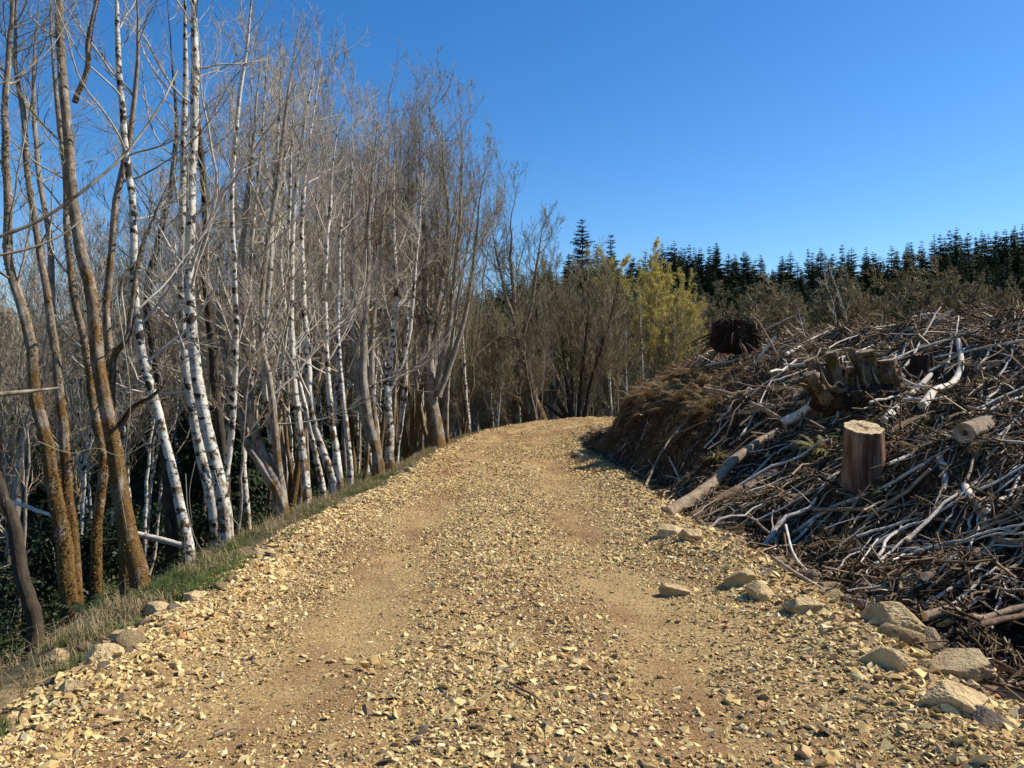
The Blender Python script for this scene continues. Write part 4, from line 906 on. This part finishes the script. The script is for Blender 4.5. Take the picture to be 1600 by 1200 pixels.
# cluster of old sawn mossy stubs on one root mass
d = 12.6; c_ = at(1318, 618, d); e = empty('stump', c_); tag(e, 'old mossy stump of many sawn off stubs splaying left above the fern', 'stump')
rng = np.random.default_rng(5)
v = chiselled(I4[0], rng, 22, (.66, .5, .36), .05); v = v*(1+.35*fbm(v[:, 0]*7+3, v[:, 2]*7+v[:, 1]*5, 5, 3))[:, None]; mb = MB(); mb.add(v+np.array([.12, .05, -.1]), t=I4[1]); ob('root_mass', mb.mesh('root_mass', MT['darkstump']), e)
MOSSP = []
for (x0, y0, x1, y1, wd) in ((1302, 622, 1270, 560, 25), (1318, 612, 1298, 550, 22), (1290, 628, 1256, 583, 24), (1352, 602, 1334, 552, 20), (1370, 598, 1352, 548, 22), (1392, 612, 1384, 562, 30), (1330, 615, 1322, 572, 16)):
    a = at(x0, y0, d)-c_; b2 = at(x1, y1, d)-c_; a[1] += rng.uniform(-.1, .15); b2[1] += rng.uniform(-.25, .15); P = spline([a, (a+b2)/2+rng.normal(0, .02, 3), b2], 8); r = wd/2/FPX*d
    mb = MB(); tubes(mb, P, np.linspace(r*1.2, r*.8, 8)*(1+.1*rng.normal(size=8)), 14, .13, rng, cap=True, capm=1); so_ = ob('stub', mb.mesh('stub', [MT['stubmoss'], MT['stick_grey']]), e)
    i_ = rng.integers(0, 6, 700); f_ = rng.random(700)[:, None]; cc = P[i_]*(1-f_)+P[i_+1]*f_; oo = norm(rng.normal(size=(700, 3))); oo[:, 2] *= .4; MOSSP.append((cc+norm(oo)*r*1.05)[fbm(cc[:, 0]*6, cc[:, 2]*5, 3, 2) > -.05])
for k in range(12):
    a_ = np.array([rng.uniform(-.5, .6), rng.uniform(-.2, .2), .1]); mb = MB(); tubes(mb, spline([a_, a_+np.array([-.08, 0, .25])+rng.normal(0, .05, 3), a_+np.array([-.16, 0, rng.uniform(.4, .62)])+rng.normal(0, .08, 3)], 8), np.linspace(.045, .006, 8)*rng.uniform(.5, 1.3), 5, .15, rng); ob('splinter', mb.mesh('splinter', MT['stick_brown' if k % 2 else 'stick_grey']), e)
ob('moss', leaf_cards(rng, np.concatenate(MOSSP), .022, MT['mosstuft'], 'moss'), e)
for k in range(16):
    a = rng.uniform(0, 6.28); L = rng.uniform(.4, .95); o_ = np.array([.1, 0, 0]); dr = np.array([math.cos(a), math.sin(a)*.8, rng.uniform(-.45, .5)])
    mb = MB(); tubes(mb, spline([o_+dr*.3, o_+dr*.3+dr*L*.5+rng.normal(0, .08, 3), o_+dr*.3+dr*L+rng.normal(0, .12, 3)], 10), np.linspace(.07, .008, 10)*rng.uniform(.6, 1.2), 7, .1, rng); ob('root', mb.mesh('root', MT['darkstump' if k % 2 else 'stubmoss']), e)
# stump remnants
for (px, py, w_, h_, lb) in ((1500, 620, 0, 0, ''), (1440, 560, 30, 26, 'low weathered stump just right of the mossy stub cluster'), (1075, 552, 22, 14, 'small broken stump at the left end of the slash skyline'), (1262, 520, 0, 0, '')):
    if not w_: continue
    p = hit(px, py+h_); 
    stump(p, w_/2/FPX*p[1], h_/FPX*p[1], lb, 'darkstump', cutm='stick_grey', seed=px, ridge=.12, jag=.06, roots=4)

# ---- loose sticks: templates, copied
rg = np.random.default_rng(41); TP = []
for k in range(20):
    L = 1.0; n = 10; P = np.zeros((n, 3)); P[:, 0] = np.linspace(-.5, .5, n); w_ = np.cumsum(rg.normal(0, .018, (n, 3)), axis=0); P += w_-w_.mean(0)
    R = np.linspace(.017, .009, n)*rg.uniform(.6, 1.5); mb = MB(); tubes(mb, P, R, 7, .06, rg, cap=True, capm=1)
    if k % 2:
        P1, R1 = child_branches(rg, P[None], R[None], int(rg.integers(1, 4)), (.3, .9), (.7, .2), .4, 6, .1, 0, .6, .004); tubes(mb, P1, R1, 5, rng=rg)
        if k % 4 == 1: P2, R2 = child_branches(rg, P1, R1, 3, (.3, .9), (.7, .2), .4, 5, .12, 0, .6, .003); tubes(mb, P2, R2, 3, rng=rg)
    TP.append([mb.mesh('branch', [MT[m_], MT['cutwood']]) for m_ in ('stick_pale', 'stick_grey', 'stick_brown')])
def slope_dir(x, y, a, L):
    p0 = (x-math.cos(a)*L/2, y-math.sin(a)*L/2); p1 = (x+math.cos(a)*L/2, y+math.sin(a)*L/2)
    z0, z1, zm = height(*p0), height(*p1), height(x, y); return math.atan2(z1-z0, L), max((z0+z1)/2, zm)
n_ = 0
while n_ < 245:
    px = rg.uniform(1010, 1610); py = rg.uniform(500, 990)
    if py > 790+ (px-1040)*.34 or py < 560-(px-1010)*.12: continue
    p = hit(px, py)
    if p[1] > 60 or p[2] > 6: continue
    s_q, u_q = road_su(p[0], p[1])
    if u_q[0] < 3.0 or (s_q[0] > 14 and u_q[0] < 4.8 and rg.random() < .7) or (1290 < px < 1420 and 640 < py < 800 and rg.random() < .85): continue
    lp = rg.uniform(45, 150) if rg.random() < .65 else rg.uniform(120, 260); L = min(lp/FPX*p[1], 3.2); a = rg.choice([rg.normal(.6, .35), rg.normal(0, .4), rg.uniform(0, PI)])
    pitch, z = slope_dir(p[0], p[1], a, L); q = int(rg.integers(0, 20)); c = int(rg.choice([0, 0, 1, 1, 2]))
    th = float(np.clip(rg.lognormal(-.2, .35)*(.45+.3*L), .22, 1.5))
    o = ob('branch', TP[q][c], loc=(p[0], p[1], z+.03+.02*th)); o.scale = (L, min(th*1.1, L), min(th*1.1, L)) if q % 2 else (L, th, th)
    o.rotation_euler = Matrix.Rotation(a, 3, 'Z').to_4x4().to_euler(); o.rotation_euler = (Matrix.Rotation(a, 3, 'Z')@Matrix.Rotation(-pitch+rg.normal(0, .12), 3, 'Y')@Matrix.Rotation(rg.uniform(0, 6.28), 3, 'X')).to_euler()
    tone = ['bleached pale', 'weathered grey', 'dark brown'][c]; form = 'forked' if q % 2 else 'straight'
    zone = 'high on the slope near the skyline' if py < 590 else ('left of the sawn stump' if px < 1320 else 'right of the sawn stump'); low = '' if py < 590 else (', above its foot level' if py < 775 else ', below its foot level')
    tag(o, f'{tone} {form} branch in the slash {zone}{low}', 'branch', f'{tone} {form} branches {zone}{low}'); n_ += 1

# ---- the rest of the slash: chips, bark shreds, twigs nobody could count
rg = np.random.default_rng(43); N = 190000
yy = 3+38*rg.random(N)**1.25; uu = 2.75+rg.exponential(1, N)*0+ (yy*.9+4.5)*rg.random(N)
x, y = road_xy(yy, uu); dd = np.hypot(x, y); keep = (x/np.maximum(y, .1) < 1.3) & (y > 3) & ~((uu < 3.1) & (rg.random(N) < .6)) & ~((dd < 9.5) & (rg.random(N) < .45)) & ~((yy > 12) & (uu < 4.9) & (rg.random(N) < .72)); x = x[keep]; y = y[keep]; dd = dd[keep]; n = len(x)
z = height(x, y); L = rg.lognormal(-2.1, .6, n)*(1+dd*.045); L = np.clip(L, .04, 1.1); a = rg.uniform(0, 2*PI, n); a = np.where(rg.random(n) < .4, rg.normal(.5, .4, n), a)
ex = .15; gxn = (height(x+ex, y)-z)/ex; gyn = (height(x, y+ex)-z)/ex
slope = np.clip(gxn*np.cos(a)+gyn*np.sin(a), -1, 1)+rg.normal(0, .28, n); dirv = norm(np.stack([np.cos(a), np.sin(a), slope], -1))
c0 = np.stack([x, y, z+.015+.07*rg.random(n)**2], -1); bend = rg.normal(0, .07, (n, 3))*L[:, None]
P = np.stack([c0-dirv*L[:, None]/2, c0+bend, c0+dirv*L[:, None]/2], 1); r0 = np.clip(L*.02*rg.uniform(.5, 1.6, n), .0022, .012)*(1+dd*.022)
R = np.stack([r0, r0*.9, r0*.55], 1); tone = rg.beta(1.1, 1.5, n)*np.clip(.55+dd*.03, .6, 1); mb = MB(); tubes(mb, P, R, 3, rng=rg, rnd=tone)
tag(ob('slash_debris', mb.mesh('slash_debris', MT['debris'])), 'litter of small twigs and broken sticks covering the clearcut slope', 'debris', kind='stuff')
N = 130000; yy = 3+34*rg.random(N)**1.4; uu = 2.9+(yy*.9+4.5)*rg.random(N); x, y = road_xy(yy, uu); keep = (x/np.maximum(y, .1) < 1.3) & (y > 3); x = x[keep]; y = y[keep]; n = len(x); dd = np.hypot(x, y)
pts = np.stack([x, y, height(x, y)+.01+.03*rg.random(n)], -1); a_ = norm(rg.normal(size=(n, 3))+np.array([0, 0, 1.2])); b_ = norm(np.cross(a_, rg.normal(size=(n, 3)))); c__ = np.cross(a_, b_)
s_ = np.clip(rg.lognormal(-4.1, .5, n)*(1+dd*.05), 0, .05)[:, None]
V = np.stack([pts-b_*s_*1.8, pts+c__*s_*.6, pts+b_*s_*1.8+a_*s_*.5, pts-c__*s_*.6, ], 1); mb = MB(); mb.add(V.reshape(-1, 3), q=np.arange(n*4).reshape(-1, 4), rnd=np.repeat(rg.beta(1.2, 3.2, n), 4))
tag(ob('bark_litter', mb.mesh('bark_litter', MT['debris'], smooth=False)), 'brown bark flakes and chips strewn over the clearcut slope', 'debris', kind='stuff')
# dark clods in the cut bank
N = 5000; yy = rg.uniform(3.2, 12, N); uu = rg.uniform(3.0, 6.5, N); x, y = road_xy(yy, uu)
scatter_rocks('soil_clods', x, y, sz(rg, N, .035, .5, .12), 'dark crumbled soil clods on the near cut bank', mat('soil_clod', [(0, (.03, .018, .011)), (.7, (.09, .055, .035)), (1, (.2, .14, .1))], 30, rnd=True, bump=.6, bscale=40), seed=19)

# ------------------------------------------------------------------ ferns and bracken
def fern_mesh(rng, n, L, droop, mtl, leafl=.11, wid=.5):
    mb = MB()
    for f in range(n):
        a = rng.uniform(0, 2*PI); el = rng.uniform(.5, 1.25); l = L*rng.uniform(.6, 1.1); k = 22; p = np.zeros(3); P = [p]; e_ = el
        for q in range(k-1):
            e_ -= droop/k*rng.uniform(.7, 1.3); p = p+np.array([math.cos(a)*math.cos(e_), math.sin(a)*math.cos(e_), math.sin(e_)])*l/k; P.append(p)
        P = np.array(P); tubes(mb, P, np.linspace(.006, .001, k)*L, 3, rng=rng); T = norm(np.gradient(P, axis=0)); sd_ = np.array([-math.sin(a), math.cos(a), 0])
        for q in range(3, k):
            t = q/k; w_ = leafl*L*math.sin(min(1, t*1.15)*PI*.92+.15)+.004
            for sg in (-1, 1):
                tip = P[q]+sd_*sg*w_+T[q]*w_*.35-UP*w_*.25*rng.uniform(.2, 1.6)
                mb.add([P[q]-T[q]*l/k*wid, tip, P[q]+T[q]*l/k*wid], t=[(0, 1, 2)])
    return mb.mesh('fronds', mtl, smooth=False)
rg = np.random.default_rng(53)
def fern(name, px, py, r, mm, label, group=None, tilt=0, up=0.0, xyz=None):
    p = hit(px, py) if xyz is None else xyz; e = empty(name, (p[0], p[1], p[2]+up), (rg.normal(0, .15), rg.normal(0, .15)-tilt, rg.uniform(0, 6.28)), r)
    ob('fronds', mm, e); return tag(e, label, 'fern', group)
FM = [fern_mesh(rg, 26, 1, 1.7, MT['fern']) for _ in range(3)]; BM = [fern_mesh(rg, 13, 1, rg.uniform(1.3, 2.1), MT['bracken'], .2, .3) for _ in range(5)]
IM = [fern_mesh(rg, 24, 1, 1.5, MT['ivy'], .13) for _ in range(3)]
for n_, (px, py, r, lb) in enumerate([(1278, 712, .62, 'large yellow green sword fern left of the sawn stump'), (1318, 690, .4, 'smaller sword fern touching the left of the sawn stump top'), (1355, 640, .5, 'sword fern growing right under the mossy stub cluster'),
      (1120, 720, .38, 'pale green fern on the bank above the thick grey log'), (1385, 775, .3, 'little fern at the right foot of the sawn stump'), (1450, 665, .34, 'brownish green fern right of the sawn stump among branches')]):
    fern('sword_fern', px, py, r, FM[n_ % 3], lb)
for k in range(90):
    px = rg.uniform(972, 1125); py = rg.uniform(580, 655)+max(0, (1010-px)*.3)
    fern('bracken_fern', px, py, rg.uniform(.35, .9), BM[k % 5], 'dry reddish brown bracken tuft draped over the bank shoulder at the bend', 'dry bracken tufts on the bank shoulder')
for k in range(26):
    px = rg.uniform(1080, 1600); py = rg.uniform(600, 730)
    fern('bracken_fern', px, py, rg.uniform(.25, .45), BM[k % 4], 'low dead brown fern among the slash branches', 'dead ferns among the slash')
for k in range(60):
    y = rg.uniform(6.5, 15) if k < 45 else rg.uniform(15, 30); u = -rg.uniform(4.1, 8.5); x, y = road_xy(y, u); x = float(x); y = float(y); z = height(x, y)
    fern('sword_fern', 0, 0, rg.uniform(.6, 1.1), IM[k % 3], 'dark green shaded fern under the left trees', 'dark ferns under the left trees', xyz=(x, y, z))

# ------------------------------------------------------------------ undergrowth shrubs
def shrub(seed, leafm, leafn, h, w_, ls, twig='twig'):
    rng = np.random.default_rng(seed); e = empty('shrub', (0, 0, 0)); mb = MB(); n = 14; a = rng.uniform(0, 2*PI, n); k = 8; t = np.linspace(0, 1, k); P = np.zeros((n, k, 3)); sp = rng.uniform(.3, 1, n)[:, None]*w_
    hh = h*rng.uniform(.6, 1.1, n)[:, None]; P[..., 0] = np.cos(a)[:, None]*sp*t; P[..., 1] = np.sin(a)[:, None]*sp*t; P[..., 2] = hh*np.sin(t*1.9)*1.0; P += rng.normal(0, .03, P.shape)*t[None, :, None]
    R = np.tile(np.linspace(.008, .003, k), (n, 1)); tubes(mb, P, R, 4, rng=rng)
    P1, R1 = child_branches(rng, P, R, 6, (.2, 1), (.8, .25), .4, 5, .15, .05, .6, .002); tubes(mb, P1, R1, 3, rng=rng)
    ob('stems', mb.mesh('stems', MT[twig]), e); pts = np.concatenate([P.reshape(-1, 3), P1.reshape(-1, 3), P1.reshape(-1, 3)]); pts = pts[rng.integers(0, len(pts), leafn)]+rng.normal(0, .07, (leafn, 3)); pts = pts[pts[:, 2] > 0]
    ob('foliage', leaf_cards(rng, pts, ls, MT[leafm], 'foliage', .6), e); return e
SH = {'ivy': [shrub(300+q, 'ivy', 6000, 1.1, 1.0, .028) for q in range(3)], 'bramble': [shrub(310+q, 'bramble', 1500, .6, .7, .025) for q in range(2)], 'bare': [shrub(320+q, 'deadgrass', 220, .55, .7, .025, 'cane') for q in range(2)]}
su = set()
def place_shrub(kind, q, x, y, s_, label, group, rng):
    src = SH[kind][q % len(SH[kind])]; z = height(x, y)-.05; rz = rng.uniform(0, 6.28)
    if src.name not in su: su.add(src.name); o = src; o.location = (x, y, z); o.rotation_euler = (0, 0, rz); o.scale = (s_,)*3
    else: o = copy_thing(src, (x, y, z), (0, 0, rz), s_)
    o.name = {'ivy': 'evergreen_shrub', 'bramble': 'bramble_bush', 'bare': 'dry_shrub'}[kind]; return tag(o, label, 'shrub', group)
rg = np.random.default_rng(61)
for k in range(110):
    if k < 50: yv = rg.uniform(8, 14); uv_ = -rg.uniform(7.2, 14)
    else: yv = rg.uniform(14, 42); uv_ = -rg.uniform(7.0, 19)
    x, y = road_xy(yv, uv_); x = float(x); y = float(y)
    z_ = 'low at the left edge behind the mossy trees' if yv < 14 else 'deep among the left woodland trunks'
    place_shrub('ivy', k, x, y, rg.uniform(.8, 1.6), f'dark evergreen shrub {z_}', f'dark shrubs {z_}', rg)
for k in range(60):
    yv = rg.uniform(7.5, 26); x, y = road_xy(yv, -rg.uniform(4.2, 6.0)); z_ = 'below the first white trunks' if yv < 14 else 'beyond the white trunks'
    place_shrub('bramble', k, float(x), float(y), rg.uniform(.5, .95), f'small leafy bramble bush on the left verge {z_}', f'bramble bushes {z_}', rg)
for k in range(12):
    x, y = road_xy(rg.uniform(6.8, 9), -rg.uniform(5.2, 7.2)); place_shrub('ivy', k, float(x), float(y), rg.uniform(.45, .75), 'dark leafy shrub at the lower left edge below the mossy trees', 'dark leafy shrubs at the lower left edge', rg)
for k in range(120):
    yv = rg.uniform(6.5, 38); x, y = road_xy(yv, -rg.uniform(3.9, 6.2)); z_ = 'near the camera' if yv < 13 else 'farther along'
    place_shrub('bare', k, float(x), float(y), rg.uniform(.4, .85), f'tangled dry leafless shrub on the left verge {z_}', f'dry shrubs on the left verge {z_}', rg)

# thin canes arching out over the verge
def cane(pts, r, label, mtl='cane', name='cane', cat='cane', k=20):
    pts = [np.array(p, float) for p in pts]; b = pts[0].copy(); P = spline([p-b for p in pts], k); mb = MB(); tubes(mb, P, np.linspace(r, r*.45, k), 5, rng=rg)
    o = ob(name, mb.mesh(name, MT[mtl]), loc=b); return tag(o, label, cat)
for pp, d, r, lb in [([(298, 860), (300, 790), (310, 830), (330, 880)], 0, 0, ''),
    ([(290, 740), (294, 800), (308, 848), (333, 879)], 9.6, .007, 'white dead vine hanging in a curve down onto the grass below the first white trunk'),
    ([(305, 720), (296, 770), (300, 820), (296, 848)], 9.9, .005, 'thin dead vine hanging against the first white trunk'),
    ([(335, 735), (352, 790), (372, 820), (398, 846)], 11.5, .008, 'white dead vine slanting from the stoutest white tree to the verge'),
    ([(182, 460), (194, 540), (204, 620), (198, 690), (188, 760), (205, 860)], 9.4, .006, 'long thin pale vine hanging down before the straight mossy tree'),
    ([(60, 690), (110, 708), (150, 700), (190, 712), (235, 690)], 9, .004, 'thin pale twig sagging between the mossy trees'),
    ([(0, 616), (50, 611), (92, 606)], 6, .022, 'pale broken branch poking in level from the left frame edge'),
    ([(-30, 380), (60, 345), (140, 290), (200, 235), (250, 165), (277, 110)], 6.2, .017, 'long smooth grey branch sweeping up right across the upper left'),
    ([(-40, 405), (40, 390), (100, 365), (145, 325)], 6.4, .014, 'shorter dark branch below the long sweeping branch at upper left'),
    ([(-20, 140), (40, 110), (90, 60), (130, -20)], 6.0, .006, 'thin twig crossing the upper left corner'),
    ([(222, 400), (190, 440), (195, 520), (165, 560), (168, 600)], 10.2, .02, 'dark bare limb hanging between the mossy trees and first white trunk')]:
    if not d: continue
    W = [at(px, py, d+.15*i_) for i_, (px, py) in enumerate(pp)]
    cane(W, r, lb, 'twig' if r > .012 else 'cane', 'branch' if r > .012 else 'vine', 'branch' if r > .012 else 'vine')
# fallen poles on the left
for pp, w_, lb, mt_ in [([(212, 834), (250, 842), (292, 853)], 10, 'fallen white pole lying across the gap between the mossy tree and first white trunk', 'stick_pale'),
    ([(18, 785), (50, 795), (110, 815)], 7, 'fallen pale pole behind the two stemmed mossy tree', 'stick_pale'),
    ([(612, 716), (630, 704), (648, 692)], 8, 'dead pale split log lying at the left verge before the big dark maple', 'stick_pale'),
    ([(-8, 1040), (14, 1020), (28, 1012)], 9, 'short white stick in dry grass at the left frame edge', 'stick_pale'),
    ([(286, 960), (300, 975), (318, 985)], 0, '', '')]:
    if not w_: continue
    if 'gap' in lb or 'behind' in lb: W = [at(px, py, 11.2) for px, py in pp]
    else: W = [hit(px, py)+np.array([0, 0, .05]) for px, py in pp]
    d = W[0][1]; stick('log' if w_ > 7 else 'pole', W, w_/2/FPX*d, w_/2.6/FPX*d, mt_, lb, 'log', 0, w_)
# a few sticks on the road itself
for pp, lb in [([(796, 1075), (830, 1093), (846, 1106)], 'thin dark stick lying on the near road gravel, right of centre'), ([(334, 1156), (352, 1152), (372, 1149)], 'small grey stick on the gravel at lower left'), ([(286, 992), (303, 986), (322, 980)], 'short grey stick on the bare dirt near the left road edge')]:
    W = [hit(px, py)+np.array([0, 0, .025]) for px, py in pp]; stick('stick', W, .009, .005, 'stick_brown' if 'dark' in lb else 'stick_grey', lb, 'stick', 0, 5)
# upside root fan beside the big dark maple
b = hit(676, 700); e = empty('root_wad', b); tag(e, 'grey splintered root wad at the foot of the big dark maple', 'root')
mb = MB(); rng = np.random.default_rng(9); n = 26; dirs = norm(np.stack([rng.normal(0, .9, n), rng.normal(0, .5, n), rng.uniform(.3, 1.6, n)], -1)); P = dirs[:, None, :]*np.linspace(.02, 1, 6)[None, :, None]*rng.uniform(.3, .75, n)[:, None, None]
tubes(mb, P+rng.normal(0, .02, P.shape), np.tile(np.linspace(.03, .008, 6), (n, 1)), 5, rng=rng); ob('roots', mb.mesh('roots', MT['stick_grey']), e)
# thin dead saplings standing in the slash
for n_, (pp, d, w_, lb) in enumerate([([(1325, 512), (1312, 465), (1298, 425), (1284, 400)], 30, 3.5, 'thin dead leaning sapling standing on the slash skyline'),
     ([(1306, 510), (1302, 475), (1290, 440), (1286, 415)], 31, 2.2, 'very thin twiggy sapling left of the dead leaning sapling'), ([(1379, 502), (1379, 489)], 26, 3, 'short upright snag on the slash skyline')]):
    make_hero('sapling', lb, 'sapling', [(pp, d, d, w_, 1.2)], 'birch', 'birchtop', (9, 4, 3), 70+n_, lr1=.22, rmin=.005, t1=(.35, .98))

# ------------------------------------------------------------------ grass
def blades(name, x, y, L, wdt, mtl, label, seed, lean=.5, zoff=0):
    rng = np.random.default_rng(seed); n = len(x); z = surf(x, y)+zoff; a = rng.uniform(0, 2*PI, n); l = L*rng.lognormal(0, .35, n); ln = np.abs(rng.normal(0, lean, n))
    d = np.stack([np.cos(a), np.sin(a), np.zeros(n)], -1); s = np.stack([-np.sin(a), np.cos(a), np.zeros(n)], -1)*(wdt*rng.uniform(.6, 1.4, n))[:, None]
    b = np.stack([x, y, z-.01], -1); m = b+d*(ln*l*.3)[:, None]+UP*(l*.6)[:, None]; t = b+d*(ln*l)[:, None]+UP*(l*np.clip(1-ln*.6, .15, 1))[:, None]
    V = np.stack([b-s, b+s, m+s*.7, m-s*.7, t], 1); i_ = (np.arange(n)*5)[:, None]; mb = MB(); mb.add(V.reshape(-1, 3), q=i_+np.array([[0, 1, 2, 3]]), t=i_+np.array([[3, 2, 4]]))
    return tag(ob(name, mb.mesh(name, mtl, smooth=False)), label, 'grass', kind='stuff')
rg = np.random.default_rng(71)
def verge(n, s0, s1, u0, u1, seed, thr=-.1, sc=.8, side=-1, pw=1.3):
    rng = np.random.default_rng(seed); s = s0+(s1-s0)*rng.random(n)**pw; u = side*rng.uniform(u0, u1, n); x, y = road_xy(s, u); k = fbm(x/sc, y/sc, seed, 3) > thr; return x[k], y[k]
x, y = verge(90000, 6, 44, 2.5, 4.0, 81, .05); blades('grass', x, y, .065, .0035, MT['grass'], 'strip of short green grass along the left road edge', 1)
x, y = verge(50000, 2.8, 10, 2.3, 3.7, 82, .1, .5); blades('grass', x, y, .06, .003, MT['grass'], 'patchy green grass among stones at the near left edge', 2)
x, y = verge(100000, 2.6, 42, 2.65, 6.2, 83, -.02, .5); blades('dry_grass', x, y, .13, .003, MT['deadgrass'], 'dry straw coloured grass tangled along the left slope', 3, .95)
x, y = verge(14000, 13, 40, 2.6, 3.5, 84, .0, .8, 1); blades('grass', x, y, .06, .004, MT['grass'], 'thin green grass along the foot of the shaded bank', 4)
x, y = verge(22000, 16, 36, 3.2, 5.8, 85, -.1, .8, 1); blades('dry_grass', x, y, .2, .004, MT['bracken'], 'dry brown grass hanging over the shaded bank', 5, 1.1)
x, y = verge(30000, 7, 34, 3.6, 13, 86, .02, 1.2, 1); blades('dry_grass', x, y, .15, .004, MT['bracken'], 'brown grass wisps scattered through the slash', 6, .9)
